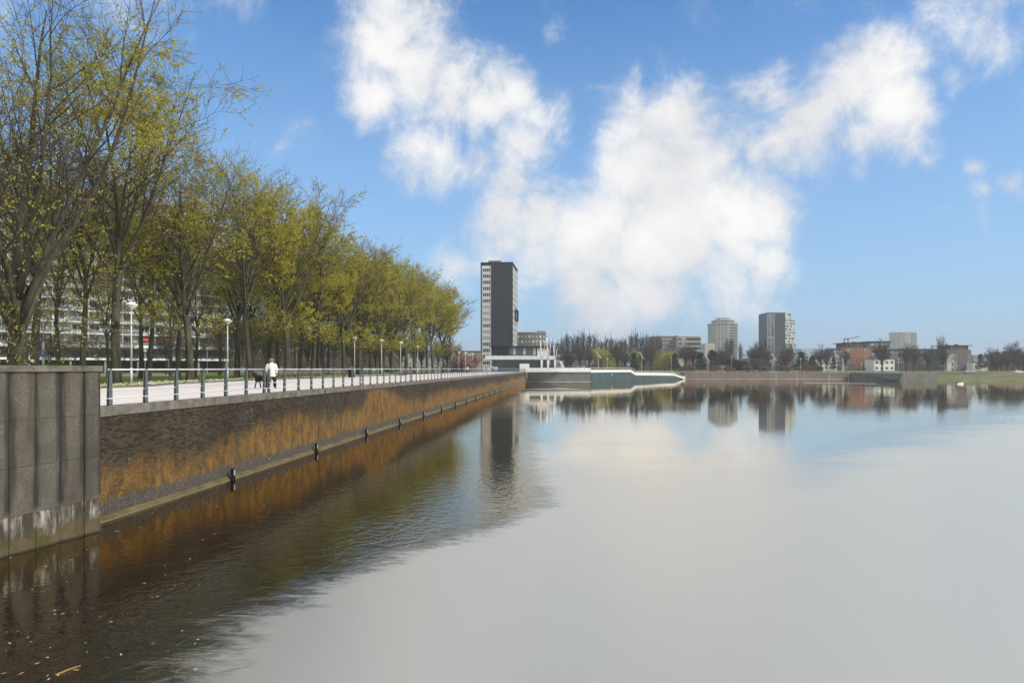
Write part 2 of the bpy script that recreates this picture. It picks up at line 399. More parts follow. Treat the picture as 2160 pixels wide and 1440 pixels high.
def pier_mat():
    m = bpy.data.materials.new('pebbled_concrete'); m.use_nodes = True
    n, l = m.node_tree.nodes, m.node_tree.links
    p = n['Principled BSDF']; p.inputs['Roughness'].default_value = 0.88; p.inputs['Specular IOR Level'].default_value = 0.2
    g = n.new('ShaderNodeNewGeometry'); s = n.new('ShaderNodeSeparateXYZ'); l.new(g.outputs['Position'], s.inputs[0])
    tc = n.new('ShaderNodeTexCoord'); so = n.new('ShaderNodeSeparateXYZ'); l.new(tc.outputs['Object'], so.inputs[0])
    def ma(op, a, b=None, c=None):
        x = n.new('ShaderNodeMath'); x.operation = op
        for i, v in enumerate((a, b, c)):
            if v is None: continue
            if isinstance(v, (int, float)): x.inputs[i].default_value = v
            else: l.new(v, x.inputs[i])
        return x.outputs[0]
    def noise(scale, det=4, rough=0.6, stretch=(1, 1, 1), off=0):
        mp = n.new('ShaderNodeMapping'); mp.inputs['Scale'].default_value = stretch; mp.inputs['Location'].default_value = (off, off, off)
        l.new(g.outputs['Position'], mp.inputs[0])
        t = n.new('ShaderNodeTexNoise'); t.inputs['Scale'].default_value = scale; t.inputs['Detail'].default_value = det; t.inputs['Roughness'].default_value = rough
        l.new(mp.outputs[0], t.inputs['Vector']); return t.outputs['Fac']
    def ramp(v, a, b):
        x = n.new('ShaderNodeMapRange'); x.interpolation_type = 'SMOOTHSTEP'
        x.inputs['From Min'].default_value = a; x.inputs['From Max'].default_value = b; l.new(v, x.inputs['Value']); return x.outputs[0]
    def mix(f, a, b):
        x = n.new('ShaderNodeMix'); x.data_type = 'RGBA'; l.new(f, x.inputs[0])
        for i, v in ((6, a), (7, b)):
            if isinstance(v, tuple): x.inputs[i].default_value = (*v, 1)
            else: l.new(v, x.inputs[i])
        return x.outputs[2]
    z = s.outputs['Z']
    v = n.new('ShaderNodeTexVoronoi'); v.inputs['Scale'].default_value = 55; l.new(g.outputs['Position'], v.inputs['Vector'])
    vs_ = n.new('ShaderNodeSeparateColor'); l.new(v.outputs['Color'], vs_.inputs[0])
    peb = mix(ramp(vs_.outputs[0], 0.1, 0.95), (0.085, 0.077, 0.063), (0.175, 0.160, 0.135))
    peb = mix(ramp(noise(1.1, 4, 0.6), 0.35, 0.7), peb, (0.092, 0.082, 0.066))
    # soot runs down beside the joints (the panel edges lie at |object y| = half width)
    half = n.new('ShaderNodeAttribute'); half.attribute_type = 'OBJECT'; half.attribute_name = 'halfw'
    ed = ma('DIVIDE', ma('ABSOLUTE', so.outputs['Y']), half.outputs['Fac'])
    st = noise(3.0, 4, 0.6, (1, 1, 0.12), 5)
    e2 = ma('MULTIPLY_ADD', ma('SUBTRACT', st, 0.5), 1.6, ed)
    soot = ramp(e2, 0.50, 0.95)
    high = ramp(z, 0.9, 1.1)
    base = mix(ma('MULTIPLY', ma('MULTIPLY', soot, high), 0.85), peb, (0.026, 0.027, 0.025))
    st3 = ramp(noise(1.9, 4, 0.55, (1, 1, 0.1), 31), 0.52, 0.68)
    base = mix(ma('MULTIPLY', ma('MULTIPLY', st3, high), 0.5), base, (0.045, 0.045, 0.042))
    # the lowest course: white lime runs, rust and moss at the waterline
    lowm = ma('SUBTRACT', 1.0, ramp(z, 0.90, 0.93))
    lime = ramp(noise(4.5, 6, 0.7, (1, 1, 0.22), 12), 0.42, 0.72)
    lowc = mix(lime, (0.06, 0.052, 0.038), (0.42, 0.40, 0.35))
    lowc = mix(ma('MULTIPLY', ramp(noise(3, 4, 0.6, (1, 1, .5), 61), .52, .66), .8), lowc, (0.10, 0.06, 0.03))
    zz = ma('MULTIPLY_ADD', ma('SUBTRACT', noise(2.2, 4, 0.6, off=4), 0.5), 0.7, z)
    lowc = mix(ma('SUBTRACT', 1.0, ramp(zz, 0.30, 0.55)), lowc, mix(ramp(noise(2.5, 3, off=8), 0.42, 0.62), (0.12, 0.09, 0.055), (0.075, 0.072, 0.025)))
    base = mix(lowm, base, lowc)
    wl_ = ma('SUBTRACT', 1.0, ramp(z, 0.035, 0.06)); base = mix(wl_, base, (0.05, 0.045, 0.03))
    l.new(base, p.inputs['Base Color'])
    b = n.new('ShaderNodeBump'); b.inputs['Distance'].default_value = 0.010
    l.new(v.outputs['Distance'], b.inputs['Height']); l.new(b.outputs[0], p.inputs['Normal'])
    return m
M['pier'] = pier_mat()

def pave_mat():
    m = mat('promenade_paving', (0.72, 0.665, 0.63), 0.9, 0.06, 0.5, 0.003, 40, color2=(0.78, 0.72, 0.68))
    n, l = m.node_tree.nodes, m.node_tree.links
    p = n['Principled BSDF']; src = p.inputs['Base Color'].links[0].from_socket
    g = n.new('ShaderNodeNewGeometry')
    mp = n.new('ShaderNodeMapping'); mp.inputs['Rotation'].default_value = (0, 0, 0.08); mp.inputs['Scale'].default_value = (1, 0.5, 1); l.new(g.outputs['Position'], mp.inputs[0])
    br = n.new('ShaderNodeTexBrick'); br.inputs['Scale'].default_value = 3.3; br.inputs['Mortar Size'].default_value = 0.02
    br.inputs['Color1'].default_value = (1, 1, 1, 1); br.inputs['Color2'].default_value = (0.92, 0.9, 0.9, 1); br.inputs['Mortar'].default_value = (0.72, 0.7, 0.68, 1)
    l.new(mp.outputs[0], br.inputs['Vector'])
    mx = n.new('ShaderNodeMix'); mx.data_type = 'RGBA'; mx.blend_type = 'MULTIPLY'; mx.inputs[0].default_value = 1
    l.new(src, mx.inputs[6]); l.new(br.outputs[0], mx.inputs[7])
    l.new(mx.outputs[2], p.inputs['Base Color'])
    return m
M['pave'] = pave_mat()

def water_mat():
    m = bpy.data.materials.new('lake_water'); m.use_nodes = True
    n, l = m.node_tree.nodes, m.node_tree.links; n.clear()
    o = n.new('ShaderNodeOutputMaterial'); g = n.new('ShaderNodeNewGeometry')
    def noise(scale, det, rough, stretch=(1, 1, 1), dist=0.0, rot=0.0):
        mp = n.new('ShaderNodeMapping'); mp.inputs['Scale'].default_value = stretch; mp.inputs['Rotation'].default_value = (0, 0, rot)
        l.new(g.outputs['Position'], mp.inputs[0])
        t = n.new('ShaderNodeTexNoise'); t.inputs['Scale'].default_value = scale; t.inputs['Detail'].default_value = det
        t.inputs['Roughness'].default_value = rough; t.inputs['Distortion'].default_value = dist
        l.new(mp.outputs[0], t.inputs['Vector']); return t.outputs['Fac']
    def ma(op, a, b=None, c=None):
        x = n.new('ShaderNodeMath'); x.operation = op
        for i, v in enumerate((a, b, c)):
            if v is None: continue
            if isinstance(v, (int, float)): x.inputs[i].default_value = v
            else: l.new(v, x.inputs[i])
        return x.outputs[0]
    def mr(v, a, b, c, d):
        x = n.new('ShaderNodeMapRange'); x.interpolation_type = 'SMOOTHSTEP'
        for k, q in zip(('From Min', 'From Max', 'To Min', 'To Max'), (a, b, c, d)): x.inputs[k].default_value = q
        l.new(v, x.inputs['Value']); return x.outputs[0]
    s = n.new('ShaderNodeSeparateXYZ'); l.new(g.outputs['Position'], s.inputs[0])
    # distance from the quay wall: smooth near it, rough further out; reflection strength and tint follow this mask
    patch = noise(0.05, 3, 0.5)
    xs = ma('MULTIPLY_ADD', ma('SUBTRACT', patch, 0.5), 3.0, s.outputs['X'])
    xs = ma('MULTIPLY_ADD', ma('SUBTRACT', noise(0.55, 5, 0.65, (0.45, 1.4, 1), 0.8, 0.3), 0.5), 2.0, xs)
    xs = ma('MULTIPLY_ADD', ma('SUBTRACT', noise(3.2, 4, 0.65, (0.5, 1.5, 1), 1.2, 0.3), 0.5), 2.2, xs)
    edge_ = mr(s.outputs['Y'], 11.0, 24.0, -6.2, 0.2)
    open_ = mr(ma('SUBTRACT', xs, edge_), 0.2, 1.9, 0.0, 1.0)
    side = ma('MAXIMUM', ma('MULTIPLY_ADD', s.outputs['Y'], -0.43, s.outputs['X']), 0.0)
    near = mr(ma('MULTIPLY_ADD', ma('SUBTRACT', noise(0.22, 6, 0.7, (0.35, 1.0, 1), 0.6), 0.5), 26.0, ma('MULTIPLY_ADD', side, -1.6, s.outputs['Y'])), 22.0, 56.0, 1.0, 0.0)
    zone = ma('MULTIPLY', open_, ma('MULTIPLY', near, near))
    rough = ma('MULTIPLY_ADD', zone, 0.36, ma('MULTIPLY_ADD', open_, 0.022, 0.004))
    # ripples: swirls some decimetres across, and long low wavelets
    rip = noise(2.1, 2, 0.5, (1, 1.0, 1), 1.5)
    fine = noise(5.5, 2, 0.55, (1, 1.1, 1), 1.6)
    wav = noise(0.9, 2, 0.5, (0.35, 1.5, 1), 0.4, 0.25)
    calm = mr(patch, 0.38, 0.62, 0.35, 1.0)
    h = ma('MULTIPLY', rip, 0.026)
    h = ma('MULTIPLY_ADD', fine, 0.0058, h)
    h = ma('MULTIPLY_ADD', wav, 0.007, h)
    h = ma('MULTIPLY', h, ma('MULTIPLY', calm, ma('MULTIPLY_ADD', open_, -0.7, 1.0)))
    off = ma('ADD', s.outputs['X'], ma('MULTIPLY_ADD', s.outputs['Y'], -0.08, 13.6))
    lee = mr(ma('MULTIPLY_ADD', ma('SUBTRACT', patch, 0.5), 4.0, off), 1.5, 6.5, 0.22, 1.0)
    h = ma('MULTIPLY', h, mr(s.outputs['Y'], 13.0, 26.0, 1.35, 1.0))
    h = ma('MULTIPLY', h, ma('MULTIPLY', lee, mr(s.outputs['Y'], 15.0, 34.0, 1.0, 0.28)))
    b = n.new('ShaderNodeBump'); b.inputs['Strength'].default_value = 1.0; b.inputs['Distance'].default_value = 1.0
    l.new(h, b.inputs['Height'])
    gl = n.new('ShaderNodeBsdfGlossy'); tm = n.new('ShaderNodeMix'); tm.data_type = 'RGBA'; l.new(open_, tm.inputs[0]); tm.inputs[6].default_value = (1.0, 0.88, 0.70, 1); tm.inputs[7].default_value = (1.0, 0.93, 0.825, 1)
    tn = n.new('ShaderNodeMix'); tn.data_type = 'RGBA'; l.new(zone, tn.inputs[0]); l.new(tm.outputs[2], tn.inputs[6]); tn.inputs[7].default_value = (1.0, 0.90, 0.745, 1); l.new(tn.outputs[2], gl.inputs['Color']); l.new(rough, gl.inputs['Roughness']); l.new(b.outputs[0], gl.inputs['Normal'])  # reflection tint set by zone to take blue out of the mirrored sky
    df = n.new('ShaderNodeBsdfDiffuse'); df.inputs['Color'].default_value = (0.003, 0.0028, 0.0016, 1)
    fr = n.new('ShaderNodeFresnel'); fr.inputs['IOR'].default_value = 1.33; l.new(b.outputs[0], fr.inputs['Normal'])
    f2 = ma('POWER', fr.outputs[0], ma('MULTIPLY_ADD', open_, -0.50, 0.57))  # reflection strength cut near the wall to darken the mirrored wall and trees
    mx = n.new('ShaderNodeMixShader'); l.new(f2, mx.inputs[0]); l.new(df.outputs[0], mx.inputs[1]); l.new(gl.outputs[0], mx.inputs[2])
    l.new(mx.outputs[0], o.inputs[0])
    return m
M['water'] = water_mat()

# ------------------------------------------------------------------ setting: water, ground, quay
QZ = 3.30
w = MB(); w.face([(-900, -400, 0), (2500, -400, 0), (2500, 330, 0), (-900, 330, 0)])
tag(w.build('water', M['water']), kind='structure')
g = MB()
g.face([(-2400, -400, QZ - .04), (wallx(-400) - .3, -400, QZ - .04), (wallx(231) - .3, 231, QZ - .04), (26.0, 231.2, QZ - .04), (26.0, 2400, QZ - .04), (-2400, 2400, QZ - .04)])
# far shore
g.face([(26.0, 231.2, QZ - .04), (44.0, 255.5, 2.2), (70.0, 285.4, 0.9), (72.0, 291, 2.42), (70.0, 330, QZ - .04), (26.0, 330, QZ - .04)])
g.face([(70, 285.4, 2.42), (1500, 285.4, 2.42), (1500, 330, QZ - .04), (70, 330, QZ - .04)], 1)
g.face([(26, 330, QZ - .04), (1500, 330, QZ - .04), (2600, 2400, QZ - .04), (26, 2400, QZ - .04)])
g.face([(1500, 285.4, 2.42), (2600, 285.4, 2.42), (2600, 2400, QZ - .04), (1500, 330, QZ - .04)])
# sloping grass bank on the right
g.face([(146, 244, -0.6), (400, 258, -0.6), (2500, 258, -0.6), (2500, 262, 0.6), (400, 262, 0.6), (146, 247, 0.6)], 1)
g.face([(146, 247, 0.6), (400, 262, 0.6), (400, 285.4, 2.42), (146, 285.4, 2.42)], 1)
g.face([(400, 262, 0.6), (2500, 262, 0.6), (2500, 285.4, 2.42), (400, 285.4, 2.42)], 1)
tag(g.build('ground', [M['grass'], M['bank']]), kind='structure')

edge = [(-24.3, -60), (-24.3, 38), (-23.2, 44), (-24.6, 50), (-25.0, 62), (-24.4, 74), (-22.6, 95), (-20.3, 120), (-18.2, 145), (-16.0, 175), (-14, 195), (-14, 226)]
pv = MB()
for a, b in zip(edge[:-1], edge[1:]):
    pv.face([(a[0], a[1], QZ), (wallx(a[1]) - .35, a[1], QZ), (wallx(b[1]) - .35, b[1], QZ), (b[0], b[1], QZ)])
tag(pv.build('promenade', M['pave']), kind='structure')
kb = MB()
for a, b in zip(edge[1:-2], edge[2:-1]):
    L = math.hypot(b[0] - a[0], b[1] - a[1]); nx, ny = (a[1] - b[1]) / L, (b[0] - a[0]) / L
    kb.prism([(a[0] + nx * .02, a[1] + ny * .02), (b[0] + nx * .02, b[1] + ny * .02), (b[0] + nx * .16, b[1] + ny * .16), (a[0] + nx * .16, a[1] + ny * .16)][::-1], QZ - .02, QZ + .10)
tag(kb.build('kerb', M['kerb']), kind='structure')
# pale paths across the lawn and the road behind
pa = MB()
pa.face([(-110, 108, QZ - .036), (-58, 117, QZ - .036), (-60, 125, QZ - .036), (-114, 116, QZ - .036)])
pa.face([(-150, 146, QZ - .036), (-72, 159, QZ - .036), (-72, 164, QZ - .036), (-154, 150, QZ - .036)])
tag(pa.build('path', M['path']), kind='structure')
rd = MB(); rd.face([(-90, 200, QZ - .032), (-14, 214, QZ - .032), (20, 232, QZ - .032), (20, 262, QZ - .032), (-20, 262, QZ - .032), (-90, 210, QZ - .032)])
tag(rd.build('road', mat('asphalt', (0.16, 0.155, 0.15), 0.9, 0.15, 1)), kind='structure')

# ------------------------------------------------------------------ the long brick quay wall
WA = math.atan(0.08)
S0 = -2.0
WL = (231.0 - 20.0) / math.cos(WA)
qw = thing('quay_wall', 'long dark brick quay wall with rusty orange stains along the water', 'wall', (-12.0, 20.0, 0), -WA)
b = MB(); b.box(-0.9, -0.012, S0, WL, -1.0, 3.04); b.build('wall_core', M['quay_mortar'], qw)
rng = random.Random(4)
bk = MB(); bl, bh = 0.22, 0.0615
zc = 0.14; row = 0
while zc + bh < 3.05:
    y = S0 - (0.11 if row % 2 else 0)
    while y < 46:
        d = rng.uniform(-.003, .004); x1 = d
        i = len(bk.v); y0, y1, z0, z1 = y + .005, y + bl - .005, zc + .006, zc + bh - .006
        bk.v += [(-.02, y0, z0), (x1, y0 + .002, z0 + .002), (x1, y1 - .002, z0 + .002), (-.02, y1, z0), (-.02, y0, z1), (x1, y0 + .002, z1 - .002), (x1, y1 - .002, z1 - .002), (-.02, y1, z1)]
        bk.f += [(i, i + 1, i + 5, i + 4), (i + 1, i + 2, i + 6, i + 5), (i + 2, i + 3, i + 7, i + 6), (i + 4, i + 5, i + 6, i + 7), (i, i + 3, i + 2, i + 1)]; bk.m += [0] * 5
        y += bl
    row += 1; zc += bh
# beyond, where single bricks cannot be told apart, whole courses
zc = 0.14
while zc + bh < 3.05:
    y = 46.0
    while y < WL - .01:
        y2 = min(WL - .002, y + rng.uniform(.8, 2.2))
        x1 = rng.uniform(-.002, .003); i = len(bk.v); z0, z1 = zc + .005, zc + bh - .005
        bk.v += [(-.02, y, z0), (x1, y, z0), (x1, y2 - .006, z0), (-.02, y2 - .006, z0), (-.02, y, z1), (x1, y, z1), (x1, y2 - .006, z1), (-.02, y2 - .006, z1)]
        bk.f += [(i + 1, i + 2, i + 6, i + 5), (i + 4, i + 5, i + 6, i + 7), (i, i + 3, i + 2, i + 1)]; bk.m += [0] * 3
        y = y2
    zc += bh
tag(bk.build('bricks', M['quay_brick'], qw), kind='stuff')
# concrete ledge at the waterline
def ledge_mat():
    return mat('mossy_ledge', (0.11, 0.072, 0.038), 0.9, 0.35, 1.3, 0.03, 7, color2=(0.16, 0.135, 0.05))
lg = MB(); lg.xprism([(S0, -.5), (S0, .12), (WL, .12), (WL, -.5)], -.02, .03)
lg.v = []; lg.f = []; lg.m = []
lg.yprism([(-.02, -.6), (.16, -.6), (.16, .035), (.02, .135), (-.02, .135)][::-1], S0, WL - .05)
lg.build('ledge', ledge_mat(), qw)
lp = MB(); lp.box(.161, .178, S0, WL - .05, -.3, .022); lp.build('ledge_edge', mat('wet_pale_edge', (0.20, 0.185, 0.155), 0.5, 0.3, 6), qw)
cs = MB(); cs.yprism([(-.42, 3.045), (.035, 3.045), (.035, 3.315), (.02, 3.33), (-.42, 3.33)][::-1], .006, 1.194)
cme = cs.mesh('coping_stone', M['coping'])
y = S0
k = 0
while y + 1.2 <= WL + .01:
    inst('coping_stone', cme, qw, (rng.uniform(-.004, .004), y, rng.uniform(-.004, .003)), rng.uniform(-.002, .002)); y += 1.2
# end return of the wall
e = MB(); e.box(-.9, .03, WL + .004, WL + .5, -1, 3.33); e.build('wall_end', M['conc_grey'], qw)

# mooring fenders along the wall
fm = MB()
fm.box(0, .13, -.085, -.045, -.8, .44); fm.box(0, .13, .045, .085, -.8, .44); fm.box(.02, .10, -.045, .045, -.8, .46)
ring = []
for k in range(17):
    a = 2 * math.pi * k / 16; ring.append((.13, .030 * math.cos(a), .29 + .11 * math.sin(a)))
fbody = fm.mesh('post', M['black'])
rm = MB(); rm.tube(ring, .012, 6, cap=False); rme = rm.mesh('ring', M['metal'], True)
for i in range(13):
    yy = 7.35 + i * 9.15
    ww = qw.matrix_basis if False else Matrix.Translation((-12, 20, 0)) @ Matrix.Rotation(-WA, 4, 'Z')
    p = ww @ Vector((0.188, yy, 0))
    f = thing('mooring_fender', ORD[i] + ' black mooring post with iron ring at the foot of the quay wall', 'mooring post', tuple(p), -WA, 'mooring posts along the quay wall')
    inst('post', fbody, f); inst('ring', rme, f)

# ------------------------------------------------------------------ railing sections
PH = 1.12
pm = MB()
for sx in (-1, 1):   # two tapered flats with a gap
    pm.xprism([(-.085, 0), (.085, 0), (.055, PH - .02), (.04, PH), (-.04, PH), (-.055, PH - .02)], sx * .036 - .007, sx * .036 + .007)
pm.box(-.024, .024, -.030, .030, 0, .10)
post_me = pm.mesh('post', M['metal_dark'])
cl = MB(); cl.box(-.052, .052, -.095, .095, .20, .235)
clamp_me = cl.mesh('clamp', M['metal'])
def railing(idx, s, bays):
    pt = Matrix.Translation((-12, 20, 0)) @ Matrix.Rotation(-WA, 4, 'Z') @ Vector((-.22, s, 3.33))
    L = bays * 1.766
    where = ('beginning at the concrete wall' if idx == 0 else 'behind the walker in the white coat' if idx == 1 else 'counted from the near concrete wall')
    r = thing('railing', 'short grey railing piece half hidden by the concrete wall' if idx == 15 else (ORD[idx] + ' grey steel railing section on the quay, ' + where), 'railing', tuple(pt), -WA, 'railing sections along the quay')
    for k in range(bays + 1):
        inst('post', post_me, r, (0, k * 1.766, 0)); inst('clamp', clamp_me, r, (0, k * 1.766, 0))
    for z, rr, nm in ((1.085, .027, 'handrail'), (.46, .016, 'rail'), (.217, .013, 'rail')):
        t = MB(); t.tube([(0, -.06, z), (0, L + .06, z)], rr, 8 if nm == 'handrail' else 6); t.build(nm, M['metal'], r, True)
railing(0, .63, 6)
railing(15, -1.72, 1)
s = 11.70; i = 1
while s < WL - 4:
    bays = 8 if s + 14.2 < WL else int((WL - s - .3) / 1.766)
    railing(i, s, bays); s += 14.69; i += 1

# ------------------------------------------------------------------ near concrete wall (parapet of the landing)
ang = math.atan2(.73, 2.70)
PC = Vector((-11.26, 18.68, 0))
pw = thing('concrete_wall', 'tall pebbled grey concrete wall with lime stains at the left edge', 'wall', tuple(PC), -ang)
Minv = (Matrix.Translation(PC) @ Matrix.Rotation(-ang, 4, 'Z')).inverted()
def face_s(px):
    dirv = Vector(((px - 1080) / F, 1, 0)); n_ = Vector((math.cos(ang), -math.sin(ang), 0))
    t = PC.dot(n_) / dirv.dot(n_); return (Minv @ (dirv * t)).y
joints = [0.0, face_s(179), face_s(130), face_s(78), face_s(21)]
st = joints[-2] - joints[-1]
for k in range(9): joints.append(joints[-1] - st)
zs = [-1.0, .91, 2.07, 3.205, 4.372]
M['pier_dark'] = M['kerb']
core = MB(); core.box(-.55, -.06, joints[-1], -.01, -1.2, 4.37); core.build('wall_core', M['kerb'], pw)
ret = MB(); ret.box(-2.4, -.56, -.30, -.004, -1.2, 4.372); o = ret.build('return_wall', M['pier'], pw); o['halfw'] = 1.0
for a, b2 in zip(joints[:-1], joints[1:]):
    hw = (a - b2) / 2; c = (a + b2) / 2
    for z0, z1 in zip(zs[:-1], zs[1:]):
        pn = MB(); n_ = 10; bulge = .0 if a == 0.0 else .035
        g0 = .006 if a != 0.0 else .002
        prof = []
        for q in range(n_ + 1):
            yy = -hw + g0 + (2 * hw - 2 * g0) * q / n_
            u = yy / hw; prof.append((yy, -.055 + .055 * 1 + bulge * (math.cos(u * math.pi / 2)) - bulge))
        poly = [(x_, y_) for y_, x_ in prof] + [(-.06, hw - g0), (-.06, -hw + g0)]
        pn.prism(poly, z0 + .004, z1 - .004)
        o = pn.build('panel', M['pier'], pw, loc=(rng.uniform(-.004, .004), c, 0)); o['halfw'] = hw
cap = MB()
yb = 0.04
for L in [1.62, 1.5, 1.55, 1.5, 1.5, 1.5, 1.5]:
    c_ = MB(); c_.box(-.62, .045, yb - L + .006, yb, 4.376, 4.525)
    o = c_.build('coping', M['coping'], pw); yb -= L

# ------------------------------------------------------------------ trees
def perp_dir(d, ang, az):
    a = d.orthogonal().normalized(); b = d.cross(a)
    return (d * math.cos(ang) + (a * math.cos(az) + b * math.sin(az)) * math.sin(ang)).normalized()
def grow_elm(seed, lowk=1.0, H=20.0, trunk_h=4.5, r0=.48, nl=6, spread=26, leafn=11, leafs=.15, dense=1.0, lean=(0, 0), low=False, leaf_bias=1.0, twig_r=.014):
    """vase-shaped elm: trunk with ascending limbs (one mesh), fine branches (one mesh), spring leaves (one mesh)"""
    rg = random.Random(seed)
    T, B, Lf = MB(), MB(), MB()
    tips = []
    def seg(start, d, length, r, lvl, up, n):
        pts = [start.copy()]; rad = [r]; dirs = [d.copy()]; p = start.copy()
        for k in range(n):
            w = .10 if lvl < 2 else .16
            d = (d + Vector((rg.uniform(-w, w), rg.uniform(-w, w), rg.uniform(-w, w) * .6 + up))).normalized()
            p = p + d * length / n
            pts.append(p.copy()); rad.append(r * (1 - (.9 if lvl < 3 else .6) * (k + 1) / n)); dirs.append(d.copy())
        return pts, rad, dirs
    def lerp(pts, rad, dirs, t):
        f = t * (len(pts) - 1); k = min(int(f), len(pts) - 2); u = f - k
        return pts[k].lerp(pts[k + 1], u), rad[k] * (1 - u) + rad[k + 1] * u, dirs[min(k + 1, len(dirs) - 1)]
    # trunk
    d = Vector((lean[0], lean[1], 1)).normalized()
    tp, p = [Vector((0, 0, -.3))], Vector((0, 0, 0))
    trd = [r0 * 1.5]
    tp.append(p.copy()); trd.append(r0 * 1.28)
    tp.append(Vector((0, 0, .5)) + d * .1); trd.append(r0 * 1.03)
    q = tp[-1].copy(); n = 5
    for k in range(n):
        d = (d + Vector((rg.uniform(-.05, .05), rg.uniform(-.05, .05), 0))).normalized(); q = q + d * (trunk_h - .6) / n
        tp.append(q.copy()); trd.append(r0 * (1 - .30 * (k + 1) / n))
    # leader goes on up through the crown
    lead = q.copy(); ld = d.copy(); lp_, lr_, ldirs = seg(lead, ld, (H - trunk_h) * .9, r0 * .62, 1, .05, 10)
    T.tube(tp + lp_[1:], trd + lr_[1:], 10)
    limbs = [(lp_, lr_, ldirs, 1.0)]
    az0 = rg.uniform(0, 6.28)
    for k in range(nl):
        t = k / max(1, nl - 1)
        fh = trunk_h * (.86 if low else .92) + t * (H - trunk_h) * (.12 if low else .22)
        # position along trunk + leader
        allp = tp + lp_[1:]
        base = None
        for a_, b_ in zip(allp[:-1], allp[1:]):
            if a_.z <= fh <= b_.z: base = a_.lerp(b_, (fh - a_.z) / (b_.z - a_.z + 1e-6)); break
        if base is None: base = q.copy()
        az = az0 + k * 2.4 + rg.uniform(-.3, .3)
        an = R(rg.uniform(spread * .7, spread * 1.55) * (1.25 - .4 * t))
        dd = Vector((math.cos(az) * math.sin(an), math.sin(az) * math.sin(an), math.cos(an)))
        ln = (H - fh) * rg.uniform(.82, 1.05)
        a, b, c = seg(base, dd, ln, r0 * rg.uniform(.30, .46), 1, .045, 8)
        T.tube(a, b, 8); limbs.append((a, b, c, 1.0))
    lv = []
    for a, b, c, _ in limbs:
        m = int(9 * dense)
        for k in range(m):
            t = .16 + .80 * (k + rg.random() * .7) / m
            p, r_, dd = lerp(a, b, c, t)
            nd = perp_dir(dd, R(rg.uniform(24, 58)), rg.uniform(0, 6.28)); nd.z = abs(nd.z) * .6 + .20 if nd.z < .2 else nd.z; nd.normalize()
            ln = (6.4 * (1 - t) + 2.4) * rg.uniform(.7, 1.1) * H / 20
            x = seg(p, nd, ln, min(r_ * .55, .085), 2, .025, 6)
            (T if x[1][0] > .06 else B).tube(x[0], x[1], 5 if x[1][0] > .05 else 4, cap=False); lv.append(x)
    for k in range(6 if H > 15 else 0):      # thin side branches on the clear trunk
        fh = rg.uniform(.62, 1.0) * trunk_h; base = None
        for a_, b_ in zip(tp[:-1], tp[1:]):
            if a_.z <= fh <= b_.z: base = a_.lerp(b_, (fh - a_.z) / (b_.z - a_.z + 1e-6)); break
        if base is None: continue
        az = rg.uniform(0, 6.28); an = R(rg.uniform(55, 85)); dd = Vector((math.cos(az) * math.sin(an), math.sin(az) * math.sin(an), math.cos(an)))
        x = seg(base, dd, rg.uniform(2.5, 5.0), rg.uniform(.03, .06), 2, .02, 6); B.tube(x[0], x[1], 4, cap=False); lv.append(x)
    l3 = []
    for a, b, c in lv:
        m = int(7 * dense)
        for k in range(m):
            t = .15 + .84 * (k + rg.random() * .8) / m
            p, r_, dd = lerp(a, b, c, t)
            nd = perp_dir(dd, R(rg.uniform(22, 55)), rg.uniform(0, 6.28))
            x = seg(p, nd, rg.uniform(1.2, 2.6) * H / 20, max(r_ * .5, twig_r * 1.3), 3, .03, 3); B.tube(x[0], x[1], 3, cap=False); l3.append(x)
    for a, b, c in l3:
        for k in range(6):
            t = .2 + .8 * rg.random(); p, r_, dd = lerp(a, b, c, t)
            nd = perp_dir(dd, R(rg.uniform(20, 60)), rg.uniform(0, 6.28))
            ln = rg.uniform(.5, 1.3); e = p + nd * ln
            e.z += rg.uniform(-.1, .15)
            B.tube([p, e], [twig_r, twig_r * .6], 3, cap=False)
            tips.append((p, e, nd))
        tips.append((a[1], a[-1], c[-1]))
    # leaves: small rhombic faces in clusters along the twigs; more of them low and outside
    cz = trunk_h + (H - trunk_h) * .33
    for p, e, nd in tips:
        h = (e.z - trunk_h) / (H - trunk_h)
        # clumpy, thick low down, thin at the top
        dn = math.sin(e.x * .62 + seed) + math.sin(e.y * .55 + 2 * seed) + math.sin(e.z * .7 + 3 * seed)
        cnt = leafn * leaf_bias * max(.12, (1.6 - 1.7 * h) + .55 * dn)
        if h < .5: cnt *= lowk
        if h < .12: cnt *= .25 + max(0, h + .12) * 2.5
        if h < -.12: continue
        cnt = int(cnt + rg.random())
        cen = [p.lerp(e, rg.uniform(.15, .6)), p.lerp(e, rg.uniform(.6, 1.0)), p.lerp(e, 1.03)]
        for _ in range(cnt):
            c = cen[int(rg.random() * 3)] + Vector((rg.gauss(0, .075), rg.gauss(0, .075), rg.gauss(0, .06)))
            s_ = leafs * rg.uniform(.55, 1.25)
            u = Vector((rg.gauss(0, 1), rg.gauss(0, 1), rg.gauss(0, 1))).normalized(); v = u.orthogonal().normalized()
            v = (v * math.cos(rg.random() * 6.28) + u.cross(v) * math.sin(rg.random() * 6.28)).normalized()
            i = len(Lf.v)
            Lf.v += [tuple(c - u * s_ * .6), tuple(c + v * s_ * .34), tuple(c + u * s_ * .6), tuple(c - v * s_ * .34)]
            Lf.f.append((i, i + 1, i + 2, i + 3)); Lf.m.append(0)
    return T, B, Lf

